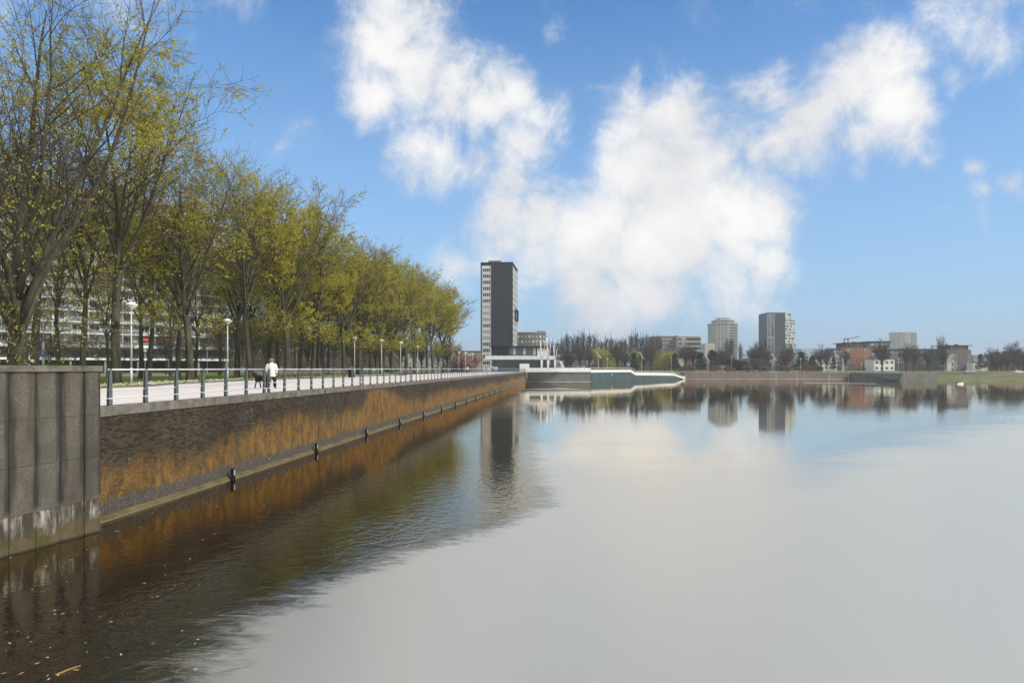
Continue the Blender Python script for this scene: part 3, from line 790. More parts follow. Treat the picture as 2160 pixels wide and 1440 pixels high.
def make_tree_proto(name, T, B, Lf, leafm, label='tree'):
    t = thing(name, label, 'tree')
    T.build('trunk', M['bark'], t, True)
    B.build('branches', M['twig'], t)
    if Lf: Lf.build('crown', leafm, t)
    return t
protos = []; pheight = []
P_ = [dict(seed=11, lowk=.26, H=24, trunk_h=2.7, r0=.50, nl=10, spread=27, low=True, leafn=13.0, leafs=.12, twig_r=.011),
      dict(seed=23, lowk=.26, H=23.5, trunk_h=7.8, r0=.34, nl=8, spread=21, leafn=13.0, leafs=.125, twig_r=.011),
      dict(seed=37, lowk=.7, H=24, trunk_h=7.0, r0=.42, nl=8, spread=21, leafn=17.0, leafs=.15, twig_r=.012),
      dict(seed=41, lowk=.45, H=22.5, trunk_h=8.8, r0=.32, nl=6, spread=20, leafn=14, leafs=.14, twig_r=.012),
      dict(seed=59, H=23, trunk_h=7.0, r0=.40, nl=8, spread=23, leafn=19.0, leafs=.17),
      dict(seed=67, H=22, trunk_h=8.2, r0=.36, nl=6, spread=20, leafn=1.8, leafs=.16, twig_r=.018)]
for q in P_:
    _t = grow_elm(**q); zz_ = sorted(v[2] for v in _t[1].v); pheight.append(zz_[int(len(zz_) * .9985)])
    protos.append(make_tree_proto('elm_tree', *_t, M['leaf'])); print('tree', q['seed'], pheight[-1], len(_t[0].f), len(_t[1].f), len(_t[2].f))
used = set()
def plant(k, x, y, rz, sc, label, group, z=QZ - .05, zs=1.0):
    if k in used: o = copy_tree(protos[k])
    else: o = protos[k]; used.add(k)
    if sc > 5: sc = sc / pheight[k]          # given as a height in metres
    o.location = (x, y, z); o.rotation_euler = (0, 0, rz); o.scale = (sc, sc, sc * zs)
    tag(o, label, 'tree', group)
    return o
def rowx(y): return -27.6 + 0.078 * (y - 47.0)
rg = random.Random(77)
front = [(38.7, 0, 25.5), (48, 1, 24.5), (57.6, 2, 20.6), (67.5, 1, 22), (76.5, 4, 22.0), (86, 2, 21), (95.5, 4, 19.5), (105, 4, 21), (115, 2, 21.5), (124.5, 4, 21), (134, 4, 21.5), (143.5, 2, 21.5),
         (153, 4, 21.5), (163, 2, 21.5), (174, 4, 21), (185, 5, 20)]
n0 = ['thick low-forking elm with curving limbs at the left edge above the concrete wall',
      'slender elm just right of the concrete wall, second in the front row',
      'thick straight elm with leafy low crown, left of the second street lamp']
for k, (y, pr, s) in enumerate(front):
    lab = n0[k] if k < 3 else ORD[k] + ' elm of the front row by the promenade, yellow-green in spring leaf'
    if k == len(front) - 1: lab = 'last and smallest elm of the front row, nearly bare, nearest the dark tower'
    plant(pr, rowx(y) + rg.uniform(-.5, .5), y, [0.9, 2.2, 4.0][k] if k < 3 else rg.uniform(0, 6.28), s * rg.uniform(.98, 1.02), lab, 'elms of the front row along the promenade')
kk = 0
for k, y in enumerate([41, 49, 57, 64.5, 72, 79, 86, 93, 100, 107, 114, 121, 128, 135, 142, 149, 157]):
    pr = [5, 5, 3, 1, 5, 3, 3, 4, 1, 5, 3, 2, 3, 4, 5, 2, 3][k]
    plant(pr, rowx(y) - 8.3 + rg.uniform(-1.2, 1.2), y + rg.uniform(-1, 1), rg.uniform(0, 6.28), rg.uniform(18, 20.5), ORD[k] + ' elm of the second row on the lawn, counted from the left', 'elms of the second row on the lawn')
for k, y in enumerate([56, 68, 80, 93, 104, 117, 129, 141, 152]):
    plant([5, 3, 5, 1, 5, 3, 1, 5, 3][k], rowx(y) - 18.5 + rg.uniform(-1, 1), y, rg.uniform(0, 6.28), rg.uniform(17.5, 20), ORD[k] + ' tall thin elm of the third row on the lawn, counted from the left', 'elms of the third row on the lawn')
for k, y in enumerate([74, 90, 106, 122, 138, 153]):
    plant([5, 1, 3, 5, 5, 3][k], rowx(y) - 30 + rg.uniform(-2, 2), y, rg.uniform(0, 6.28), rg.uniform(16.5, 19), ORD[k] + ' tree of the rearmost row on the lawn, counted from the left', 'trees of the rearmost row on the lawn')

# small bare trees on the lawn by the flats
def bare_small(seed, H=7.0, mt='leaf_pink', cnt=3.2, spread=34, trunk=1.9, r0=.10, leafs=.10, tw=.018, nl=7):
    return grow_elm(seed, H=H, trunk_h=trunk, r0=r0, nl=nl, spread=spread, leafn=cnt, leafs=leafs, dense=.62, twig_r=tw, leaf_bias=.8)
smalls = []
for sd, mt in ((5, 'leaf_pink'), (8, 'leaf_brown')):
    T, B, Lf = bare_small(sd); smalls.append(make_tree_proto('small_tree', T, B, Lf, M[mt]))
u2 = set()
spots = [(37, 140, 0), (70, 150, 1), (103, 130, 0), (108, 128, 1), (160, 150, 0), (205, 140, 0), (262, 150, 1), (350, 135, 0), (356, 150, 1), (425, 160, 1), (470, 158, 0)]
for k, (px, d, kind) in enumerate(spots):
    if kind in u2: o = copy_tree(smalls[kind])
    else: o = smalls[kind]; u2.add(kind)
    s = rg.uniform(.9, 1.25)
    o.location = (WX(px, d), d, QZ - .05); o.rotation_euler = (0, 0, rg.uniform(0, 6)); o.scale = (s, s, s)
    tag(o, ORD[k] + ' small nearly bare tree in front of the long flats, counted from the left', 'tree', 'small bare trees in front of the flats')

# ------------------------------------------------------------------ far vegetation
def make_far(name, kind, seed):
    rg = random.Random(seed); T, C = MB(), MB()
    def leafface(c, s_, up=0.0):
        u = Vector((rg.gauss(0, 1), rg.gauss(0, 1), rg.gauss(0, 1) + up)).normalized(); v = u.orthogonal().normalized()
        v = (v * math.cos(rg.random() * 6.28) + u.cross(v) * math.sin(rg.random() * 6.28)).normalized()
        i = len(C.v); C.v += [tuple(c - u * s_), tuple(c + v * s_ * .4), tuple(c + u * s_), tuple(c - v * s_ * .4)]; C.f.append((i, i + 1, i + 2, i + 3)); C.m.append(0)
    if kind == 'poplar':          # tall bare upright branches, H = 22
        T.tube([(0, 0, -.3), (0, 0, 9), (.2, .1, 21)], [.35, .26, .04], 6)
        for k in range(60):
            z = rg.uniform(3, 15); a = rg.uniform(0, 6.28); an = R(rg.uniform(10, 24)); ln = rg.uniform(4, 9) * (1 - (z - 3) / 22)
            p = Vector((0, 0, z)); d = Vector((math.cos(a) * math.sin(an), math.sin(a) * math.sin(an), math.cos(an)))
            e1 = p + d * ln * .5; d2 = (d + Vector((0, 0, .35))).normalized(); e2 = e1 + d2 * ln * .6
            T.tube([p, e1, e2], [.12, .075, .03], 3, cap=False)
            for _ in range(6):
                t = rg.random(); q = e1.lerp(e2, t); dd = perp_dir(d2, R(rg.uniform(12, 35)), rg.uniform(0, 6.28))
                T.tube([q, q + dd * rg.uniform(.9, 2.2)], [.035, .02], 3, cap=False)
            for _ in range(5): leafface(e1.lerp(e2, rg.random()) + Vector((rg.gauss(0, .35), rg.gauss(0, .35), rg.gauss(0, .5))), rg.uniform(.10, .25), 1.5)
    elif kind == 'round':         # bare round crown H = 11
        T.tube([(0, 0, -.3), (0, 0, 2.4), (.2, .1, 8.5)], [.28, .22, .05], 6)
        for k in range(60):
            z = rg.uniform(2.0, 6.5); a = rg.uniform(0, 6.28); an = R(rg.uniform(18, 62) * (1.1 - z / 12)); ln = rg.uniform(3, 5.8)
            p = Vector((0, 0, z)); d = Vector((math.cos(a) * math.sin(an), math.sin(a) * math.sin(an), math.cos(an)))
            e1 = p + d * ln * .5; d2 = (d + Vector((rg.gauss(0, .15), rg.gauss(0, .15), .25))).normalized(); e2 = e1 + d2 * ln * .5
            T.tube([p, e1, e2], [.09, .06, .025], 3, cap=False)
            for _ in range(9):
                t = rg.random(); q = e1.lerp(e2, t); dd = perp_dir(d2, R(rg.uniform(15, 55)), rg.uniform(0, 6.28)); e3 = q + dd * rg.uniform(.7, 1.9)
                T.tube([q, e3], [.03, .016], 3, cap=False)
                for _ in range(7): leafface(q.lerp(e3, rg.uniform(.2, 1.1)) + Vector((rg.gauss(0, .2), rg.gauss(0, .2), rg.gauss(0, .2))), rg.uniform(.06, .17), .6)
    elif kind in ('willow', 'bush', 'rust'):
        H_ = {'willow': 9.0, 'bush': 4.0, 'rust': 2.4}[kind]; W_ = {'willow': 4.2, 'bush': 3.0, 'rust': 1.5}[kind]
        T.tube([(0, 0, -.3), (0, 0, H_ * .35), (.2, 0, H_ * .8)], [.3 if H_ > 5 else .1, .22 if H_ > 5 else .07, .04], 6)
        blobs = [(rg.uniform(-.55, .55) * W_, rg.uniform(-.55, .55) * W_, H_ * rg.uniform(.22 if kind != 'willow' else .45, .78), rg.uniform(.30, .55) * W_) for _ in range(14)]
        for bx_, by_, bz_, br_ in blobs:
            T.tube([(0, 0, H_ * .3), (bx_ * .5, by_ * .5, (H_ * .4 + bz_) * .5 + .3), (bx_, by_, bz_)], [.08, .05, .02], 3, cap=False)
            for _ in range(520):
                v = Vector((rg.gauss(0, 1), rg.gauss(0, 1), rg.gauss(0, .85))).normalized() * br_ * rg.uniform(.55, 1.06)
                c = Vector((bx_, by_, bz_)) + v
                if kind == 'willow' and rg.random() < .5: c.z -= rg.uniform(0, H_ * .32)
                if c.z < .05: c.z = .05 + rg.random() * .2
                leafface(c, rg.uniform(.09, .22), 1.2 if kind == 'willow' else 0)
    else:                          # conifer / evergreen, H = 9
        T.tube([(0, 0, -.3), (0, 0, 8)], [.25, .04], 6)
        for k in range(110):
            z = rg.uniform(.8, 8.8); t = z / 9.2; rr = (3.3 * (1 - t) ** .75 + .25) * rg.uniform(.75, 1.1); a = rg.uniform(0, 6.28)
            e = Vector((math.cos(a) * rr, math.sin(a) * rr, z + rg.uniform(-.4, .2))); p = Vector((0, 0, z))
            T.tube([p, e], [.05, .02], 3, cap=False)
            for _ in range(48):
                q = p.lerp(e, rg.uniform(.3, 1.05)) + Vector((rg.gauss(0, .32), rg.gauss(0, .32), rg.gauss(0, .2))); leafface(q, rg.uniform(.1, .24))
    return T, C
FP = {}
for key, nm, kind, sd, lm in (('poplar', 'poplar_tree', 'poplar', 1, 'leaf_brown'), ('poplar2', 'poplar_tree', 'poplar', 2, 'leaf_brown'), ('round', 'bare_tree', 'round', 3, 'leaf_brown'), ('round2', 'bare_tree', 'round', 4, 'leaf_brown'),
                              ('willow', 'willow_tree', 'willow', 5, 'leaf_willow'), ('ever', 'evergreen_tree', 'ever', 6, 'leaf_dark'), ('dbush', 'evergreen_bush', 'bush', 7, 'leaf_dark'), ('bbush', 'bare_bush', 'bush', 8, 'leaf_brown'),
                              ('rust', 'rusty_shrub', 'rust', 9, 'leaf_rust'), ('pink', 'blossom_bush', 'bush', 10, 'leaf_pink')):
    T, C = make_far(nm, kind, sd)
    t = thing(nm, nm, 'tree'); T.build('trunk', M['bark'], t); C.build('crown', M[lm], t); FP[key] = [t, False]
HH = {'poplar': 22, 'poplar2': 22, 'round': 11, 'round2': 11, 'willow': 9.3, 'ever': 9.2, 'dbush': 4, 'bbush': 4, 'rust': 2.4, 'pink': 4}
def far(key, px, top, d, label, group=None, cat='tree', wide=1.0, z=None):
    t, u = FP[key]
    if u: o = copy_tree(t)
    else: o = t; FP[key][1] = True
    gz = QZ - .05 if z is None else z
    s = (WZ(top, d) - gz) / HH[key]
    o.location = (WX(px, d), d, gz); o.rotation_euler = (0, 0, rg.uniform(0, 6.28)); o.scale = (s * wide, s * wide, s)
    tag(o, label, cat, group)
rg = random.Random(5)
# long line of bare poplars behind the pavilion
k = 0; px = 1152
while px < 1392:
    top = 696 + 8 * math.sin(px * .05) + rg.uniform(-6, 8)
    far('poplar' if k % 2 else 'poplar2', px, top, 430 + rg.uniform(-8, 8), (ORD[k] if k < 24 else 'far') + ' bare poplar from the left in the long line behind the pavilion', 'bare poplars in the long line', wide=1.25)
    px += rg.uniform(9, 13); k += 1
FT = [  # key, px, top row, distance, wide
 ('round',1195,735,330,1.2),('round2',1222,728,325,1.1),('round',1243,736,315,1.0),('willow',1268,727,330,1.15),('willow',1283,732,345,.9),('round2',1303,722,320,1.2),('round',1318,738,312,1.0),
 ('willow',1343,733,335,1.1),('ever',1337,742,310,.9),('round2',1374,727,315,1.25),('willow',1402,733,335,1.25),('round',1358,740,330,1.0),('ever',1424,745,310,1.1),('round',1446,724,330,1.4),('round2',1462,735,320,1.2),
 ('ever',1478,742,312,1.1),('ever',1502,736,318,1.3),('round',1520,735,330,1.2),('poplar',1534,702,420,1.0),('poplar2',1543,700,425,1.0),('poplar',1562,712,430,1.0),('round2',1530,743,330,1.1),('dbush',1556,756,305,1.6),('round',1588,730,320,1.1),
 ('round2',1602,724,330,1.15),('round',1615,735,318,1.2),('poplar2',1614,702,450,.5),('bbush',1600,755,306,1.3),('ever',1648,765,302,.6),('round2',1664,728,325,1.25),('round',1656,740,320,1.1),('ever',1690,740,315,1.2),('ever',1714,748,315,1.1),
 ('round',1731,731,325,1.2),('round2',1745,742,330,1.1),('ever',1758,752,320,.8),('round',1784,736,312,.8),('round2',1861,722,306,1.25),('round',1912,728,310,1.1),('round2',1927,732,318,1.1),('round',1958,733,312,1.1),('round2',1985,715,330,.6),('round',1990,735,318,.9),
 ('ever',2068,745,330,.8),('round2',2092,738,320,1.2),('round',2112,736,330,1.3),('round2',2138,726,340,1.2),('ever',2103,740,335,.9),('round',2158,740,330,1.3),('round2',2125,748,318,1.3),('round',2185,735,330,1.4),('round2',2215,738,325,1.4),('ever',2245,735,330,1.4),
 ('round',2080,760,310,.8),('round2',2148,758,312,1.0),('round',1075+130,745,345,1.0)]
names = {'round': 'bare brown round-crowned tree', 'round2': 'bare brown round-crowned tree', 'willow': 'yellow willow in spring leaf', 'ever': 'dark evergreen tree', 'dbush': 'wide dark evergreen bush', 'bbush': 'low bare brown bush', 'poplar': 'tall narrow bare poplar', 'poplar2': 'tall narrow bare poplar'}
def zone(px):
    for x, t in ((1250, 'behind the concrete pier'), (1300, 'behind the white stepped parapet'), (1350, 'beyond the white stepped parapet, left of the office block'), (1440, 'in front of the office block'), (1500, 'left of the round-cornered tower'),
                 (1570, 'in front of the round-cornered tower'), (1615, 'left of the dark stepped tower'), (1700, 'at the foot of the dark stepped tower'), (1760, 'left of the brick flats'), (1860, 'beside the brick flats'), (1945, 'below the far beige tower'), (2060, 'by the long brown flats'), (9999, 'above the grassy bank at the right')):
        if px < x: return t
cnt = {}
srt = sorted(FT, key=lambda q: q[1])
for key, px, top, d, wd in srt:
    nm = names[key]; zn = zone(px); cnt.setdefault((nm, zn), []).append((key, px, top, d, wd))
for (nm, zn), L in cnt.items():
    for k, (key, px, top, d, wd) in enumerate(L):
        lab = nm + ' ' + zn
        if len(L) > 1: lab = (nm.replace('bare brown round-crowned', 'round bare') if len(nm.split()) + len(zn.split()) > 12 else nm) + ' ' + zn + ', ' + ORD[k] + ' from left'
        far(key, px, top, d, lab, nm + 's on the far shore' if 'bush' not in nm else None, 'bush' if 'bush' in nm else 'tree', wd)
for k, px in enumerate([1451, 1506, 1541, 1577, 1612, 1660, 1691, 1710, 1722]):
    far('rust', px, 768 + (k % 3), 300, ORD[k] + ' rusty orange shrub from the left along the far quay', 'rusty shrubs along the far quay', 'shrub', 1.25, z=2.9)
far('pink', 985, 746, 205, 'pale pink blossoming bush left of the dark tower', None, 'bush', 1.2)
far('bbush', 958, 755, 215, 'brown bush behind the last elms', None, 'bush', 1.3)
# brown thicket behind the lawn trees
for k in range(22):
    px = 462 + k * 24 + rg.uniform(-6, 6)
    far(['round', 'round2'][k % 2], px, 655 + k * 3.2 + rg.uniform(-10, 10), [176, 214][k % 2] + rg.uniform(-9, 9), ORD[k] + ' bare brown tree of the thicket behind the elm rows, from the left', 'bare trees of the thicket behind the elms', wide=.8)
ts = MB(); rg = random.Random(33)
for _ in range(13000):
    px = rg.uniform(470, 845); d = rg.uniform(222, 246); x = WX(px, d)
    hh = 11 + 2 * math.sin(px * .05) + 1.2 * math.sin(px * .17); z = QZ + abs(rg.gauss(0, .5)) * hh
    if z > QZ + hh * 1.2: continue
    s_ = rg.uniform(.3, .8); i = len(ts.v); a = rg.gauss(0, .4)
    ts.v += [(x - .07, d, z), (x + .07, d, z), (x + a * s_, d + rg.gauss(0, .2), z + s_ * 2.0)]; ts.f.append((i, i + 1, i + 2)); ts.m.append(0)
tag(ts.build('thicket', M['leaf_thicket']), 'brown leafless thicket between the elm rows and the houses', 'thicket', kind='stuff')
# bare scrub along the far shore that reads as one mass
sc = MB(); rg = random.Random(31)
for _ in range(45000):
    px = rg.uniform(1140, 2300); d = rg.uniform(345, 372); x = WX(px, d)
    hh = 5.0 + 2.2 * math.sin(px * .06) + 1.3 * math.sin(px * .23 + 1); z = QZ + abs(rg.gauss(0, .55)) * hh
    if z > QZ + hh * 1.25: continue
    s_ = rg.uniform(.2, .55); i = len(sc.v); a = rg.gauss(0, .5)
    sc.v += [(x - .14, d, z), (x + .14, d, z), (x + a * s_, d + rg.gauss(0, .2), z + s_ * 1.8)]; sc.f.append((i, i + 1, i + 2)); sc.m.append(0)
tag(sc.build('scrub', M['leaf_brown']), 'dense brown scrub along the whole far shore', 'scrub', kind='stuff')

# ------------------------------------------------------------------ ground cover
rg = random.Random(9)
def edge_x(y):
    for a, b in zip(edge[:-1], edge[1:]):
        if a[1] <= y <= b[1]: return a[0] + (b[0] - a[0]) * (y - a[1]) / (b[1] - a[1])
    return -24
gb, fl = MB(), MB()
for _ in range(15000):
    y = 36 + 90 * rg.random() ** 1.5; x = edge_x(y) - .2 - rg.random() ** 1.6 * 9
    h = rg.uniform(.05, .14); a = rg.random() * 6.28; dx, dy = math.cos(a) * .03, math.sin(a) * .03
    i = len(gb.v); gb.v += [(x - dx, y - dy, QZ - .05), (x + dx, y + dy, QZ - .05), (x + rg.gauss(0, .04), y + rg.gauss(0, .04), QZ - .04 + h)]; gb.f.append((i, i + 1, i + 2)); gb.m.append(0)
for _ in range(1700):
    y = 38 + 85 * rg.random() ** 1.3; 
    cl_ = math.sin(y * .9) + math.sin(y * .37 + 1)
    x = edge_x(y) - .35 - abs(rg.gauss(0, 1.3)) * (1.2 if cl_ > 0 else .5)
    h = rg.uniform(.10, .22); r_ = rg.uniform(.04, .08)
    for q in range(2):
        a = rg.random() * 3.14; dx, dy = math.cos(a) * r_, math.sin(a) * r_
        i = len(fl.v); fl.v += [(x - dx, y - dy, QZ - .04 + h), (x + dx, y + dy, QZ - .04 + h), (x + dx * .7, y + dy * .7, QZ - .04 + h + r_), (x - dx * .7, y - dy * .7, QZ - .04 + h + r_)]; fl.f.append((i, i + 1, i + 2, i + 3)); fl.m.append(0)
tag(gb.build('grass_blades', M['leaf_grass']), 'short grass growing at the edge of the lawn', 'grass', kind='stuff')
tag(fl.build('daffodils', M['petal']), 'pale daffodils scattered along the lawn edge', 'flowers', kind='stuff')
# reeds on the right bank
rb = MB()
for _ in range(9000):
    px = rg.uniform(2085, 2230); d = rg.uniform(262, 272); x = WX(px, d); z0 = .7 + (d - 262) * .075; h = rg.uniform(.9, 1.9) * min(1, (px - 2080) / 40 + .3)
    i = len(rb.v); a = rg.gauss(0, .25); rb.v += [(x - .05, d, z0), (x + .05, d, z0), (x + a, d + rg.gauss(0, .2), z0 + h)]; rb.f.append((i, i + 1, i + 2)); rb.m.append(0)
tag(rb.build('reeds', M['thatch']), 'dry beige reeds on the right bank', 'reeds', kind='stuff')
bg_ = MB()
for _ in range(9000):
    px = rg.uniform(1976, 2200); d = rg.uniform(256, 283); x = WX(px, d); z0 = .6 + (d - 262) * .0775 if d > 262 else .3; h = rg.uniform(.15, .5)
    i = len(bg_.v); a = rg.gauss(0, .15); bg_.v += [(x - .12, d, z0), (x + .12, d, z0), (x + a, d, z0 + h)]; bg_.f.append((i, i + 1, i + 2)); bg_.m.append(0)
tag(bg_.build('bank_grass', M['leaf_grass']), 'rough green grass on the right bank', 'grass', kind='stuff')
# leaves and scraps floating on the dark water
fd = MB()
for _ in range(170):
    px, py = rg.uniform(0, 620), rg.uniform(1010, 1435)
    if rg.random() < .3: px, py = rg.uniform(500, 1000), rg.uniform(870, 1050)
    d = EYE * F / (py - HOR); x = WX(px, d)
    if x < wallx(d) + .5 or (d < 18.9 and x < -11.9 + .27 * (d - 16)): continue
    if px > 1080 or (px > 420 and py > 1180): continue
    s_ = rg.uniform(.008, .028); a = rg.random() * 6.28
    P = [(x + math.cos(a + q) * s_ * (1.6 if k % 2 == 0 else .6), d + math.sin(a + q) * s_ * (1.6 if k % 2 == 0 else .6), .006 + .004 * (k % 2)) for k, q in enumerate((0, 1.57, 3.14, 4.71))]
    fd.face(P)
tag(fd.build('floating_leaves', mat('floating_petals', (0.55, 0.5, 0.38), .8, .2, 5)), 'tiny pale leaves and petals adrift on the dark water', 'leaves', kind='stuff')
def wpt(px, py): 
    d = EYE * F / (py - HOR); return Vector((WX(px, d), d, .01))
tw = MB(); a, b = wpt(117, 1424), wpt(170, 1404); tw.tube([a, a.lerp(b, .5) + Vector((.01, .02, .008)), b], [.011, .013, .007], 6)
tag(tw.build('floating_stick', mat('wet_stick', (0.30, 0.20, 0.09), .7, .3, 9)), 'brown stick floating by the lower left corner', 'stick')
for k, (px, py) in enumerate([(8, 1421), (45, 1421), (122, 1424), (160, 1414), (78, 1400), (270, 1117)]):
    a = wpt(px, py); lf = MB(); L = .05
    lf.face([(-L, 0, 0), (-.2 * L, -.018, .006), (L, -.004, .012), (.3 * L, .016, .008)]); lf.face([(-L, 0, -.004), (-.2 * L, .012, -.004), (.2 * L, -.01, -.004)])
    o = lf.build('floating_leaf', mat('autumn_leaf', (0.45, 0.30, 0.12), .7, .2, 9), loc=tuple(a), rz=k * 1.1)
    tag(o, ['curled tan leaf afloat at the lower left corner', 'second tan leaf from the lower left corner', 'tan leaf touching the floating stick', 'tan leaf right of the floating stick', 'tan leaf above the floating stick', 'pale leaf afloat under the brick wall'][k], 'leaf', 'loose leaves on the water')

# ------------------------------------------------------------------ buildings
def unit_window(name, frame, pane, cols=2, fr=.07):
    m_ = MB(); a = fr
    m_.box(-.5, .5, -.05, -.005, -.5, -.5 + a, 0); m_.box(-.5, .5, -.05, -.005, .5 - a, .5, 0)
    m_.box(-.5, -.5 + a, -.048, -.005, -.5 + a, .5 - a, 0); m_.box(.5 - a, .5, -.048, -.005, -.5 + a, .5 - a, 0)
    for k in range(1, cols):
        x = -.5 + k / cols; m_.box(x - a * .3, x + a * .3, -.046, -.005, -.5 + a, .5 - a, 0)
    m_.box(-.5 + a, .5 - a, -.02, -.006, -.5 + a, .5 - a, 1)
    return m_.mesh(name, [frame, pane])
W1 = unit_window('window', M['white'], M['glass'], 2); W2 = unit_window('window', M['white'], M['glass_pale'], 2); W3 = unit_window('window', M['white'], M['glass'], 4, .04)
W4 = unit_window('window', M['offwhite'], M['glass_pale'], 4, .04); W5 = unit_window('window', M['metal_dark'], M['glass_teal'], 1, .04); W6 = unit_window('window', M['white'], M['glass'], 3, .05)
def win(b, me, x, z, w, h, face='front', y=0.0, name='window'):
    o = inst(name, me, b); o.scale = (w, 1, h)
    if face == 'front': o.location = (x, y, z)
    elif face == 'right': o.location = (x, y, z); o.rotation_euler = (0, 0, R(90))
    elif face == 'left': o.location = (x, y, z); o.rotation_euler = (0, 0, R(-90))
    return o
def part(name, m, b, x0, x1, y0, y1, z0, z1):
    q = MB(); q.box(x0, x1, y0, y1, z0, z1); return q.build(name, m, b)

# --- long white flats behind the trees
rg = random.Random(21)
FA = math.atan2(.664, .747)
ap = thing('apartment_building', 'long white fourteen-storey block of flats with balconies behind the trees', 'building', (-83.6, 200.0, QZ - .06), FA)
fmi = (Matrix.Translation((-83.6, 200, 0)) @ Matrix.Rotation(FA, 4, 'Z')).inverted()
def fx(px):   # local x on the facade for a photo column
    dv = Vector(((px - 1080) / F, 1, 0)); nn = Vector((math.sin(FA), -math.cos(FA), 0)); t = Vector((-83.6, 200, 0)).dot(nn) / dv.dot(nn)
    return (fmi @ (dv * t)).x, (dv * t).y
BW = 3.9; NB = 18; AL = BW * NB
part('wall', M['offwhite'], ap, -AL, 0, .0, 12, 7.4, 45.4)
part('podium_wall', M['dark_clad'], ap, -AL, 0, .5, 12, 3.95, 6.6)
part('ground_floor_wall', mat('dark_plinth', (.035, .035, .035), .8, .2, 1), ap, -AL, 0, 2.4, 12, 0, 3.4)
part('slab', M['white'], ap, -AL - .4, .4, -.6, 12.2, 3.40, 3.95)
part('slab', M['white'], ap, -AL - .4, .4, -1.5, 12.2, 6.6, 7.42)
part('roof', mat('roof_felt', (.16, .16, .15), .9, .15, .5), ap, -AL - .3, .3, -1.6, 12.3, 45.4, 46.0)
part('penthouse', M['steel_roof'], ap, -AL + 6, -8, 3, 10, 46.0, 48.6)
cm = MB(); cm.box(-.25, .25, -.25, .25, 0, 3.4); cme_ = cm.mesh('column', M['conc_grey'])
for k in range(NB // 2 + 1): inst('column', cme_, ap, (-AL + k * BW * 2 * .995 + .3, 0.1, 0))
pw_ = unit_window('window', M['metal_dark'], M['glass'], 3, .03); pw2 = unit_window('window', M['white'], M['glass_pale'], 2, .05)
for k in range(NB): win(ap, pw_ if rg.random() < .65 else pw2, -AL + BW * (k + .5), 5.28, BW - .5 if True else 1, 2.3, y=.49)
bal = MB(); bal.box(-BW / 2 + .06, BW / 2 - .06, -.025, 0, 0, .78); balme = bal.mesh('balustrade', M['balustrade'])
bal2 = MB()
bal2.box(-BW / 2 + .06, BW / 2 - .06, -.03, 0, .74, .80)
for k in range(12): bal2.box(-BW / 2 + .1 + k * .32, -BW / 2 + .13 + k * .32, -.02, -.005, 0, .74)
bal2me = bal2.mesh('balustrade', M['metal'])
fin = MB(); fin.box(-.07, .07, -1.30, 0, 0, 2.55); finme = fin.mesh('divider', M['white'])
for fl_ in range(13):
    z = 7.42 + 2.92 * fl_
    if fl_: part('balcony_slab', M['white'], ap, -AL - .2, .2, -1.45, 0, z - .30, z)
    for k in range(NB):
        x = -AL + BW * (k + .5)
        inst('balustrade', balme if rg.random() < .62 else bal2me, ap, (x, -1.40, z + .03))
        win(ap, rg.choice([W1, W2, W1, W6]), x - .35, z + 1.42, 2.5, 1.9)
        if k % 2 == 0: inst('divider', finme, ap, (x + BW / 2, -.02, z))
def awning(px0, px1, py, m_, lab):
    x0, Y = fx(px0); x1, _ = fx(px1); z = WZ(py, Y) - QZ
    a = MB(); a.xprism([(-1.42, 0), (-.05, .75), (-.05, .80), (-1.50, .05), (-1.50, -.35), (-1.45, -.35)], x0, x1)
    a.build('awning', m_, ap, loc=(0, 0, z))
awning(46, 78, 444, M['orange'], ''); awning(292, 311, 716, M['red'], ''); awning(334, 361, 716, M['red'], ''); awning(231, 243, 600, M['red'], '')

# --- dark fronted tower
TA = -math.atan(.10)
tb = thing('tower_block', 'tall tower with dark blank front panel and white window bay behind the pavilion', 'tower', (WX(1014, 324), 324.0, QZ - .05), TA)
TH = WZ(556, 324) - QZ
part('wall', M['conc_grey'], tb, .5, 15.0, .35, 27, 0, TH - .6)
part('wall', M['conc_white'], tb, .62, 4.95, .02, .345, 0, TH - 1.2)
part('dark_panel', M['dark_clad'], tb, 5.0, 15.3, -.25, .34, WZ(729, 324) - QZ, TH)
part('dark_edge', M['black'], tb, 0, .48, -.1, 27, 0, TH)
part('roof', M['black'], tb, .0, 15.35, -.22, 27.1, TH + .004, TH + .6)
part('roof_box', M['brick_dull'], tb, 3.1, 9.0, 4, 16, TH + .6, TH + 2.0)
for k in range(17):
    z = TH - 3.0 - 2.93 * k
    if z < 1: break
    win(tb, W4 if k in (6, 7, 8, 10, 11) else W3, 2.8, z, 3.9, 1.75)
    part('spandrel', M['offwhite'], tb, .75, 4.85, -.03, .015, z - 1.9, z - 1.02) if z > 3 else None
for k in range(15):
    z = TH - 3.0 - 2.93 * k
    for j, yy in enumerate((5, 10.5, 16, 21.5)):
        win(tb, W2, 15.01, z, 3.2, 1.6, 'right', yy)
for z0, z1 in ((TH - 26, TH - 20.5), (4.0, 10.5)):
    q = MB()
    for a in (z0, z1 - .3): q.box(15.05, 15.9, 12, 24, a, a + .3)
    for a in (12, 23.7): q.box(15.05, 15.9, a, a + .3, z0 + .3, z1 - .3)
    q.build('bay_frame', M['black'], tb)
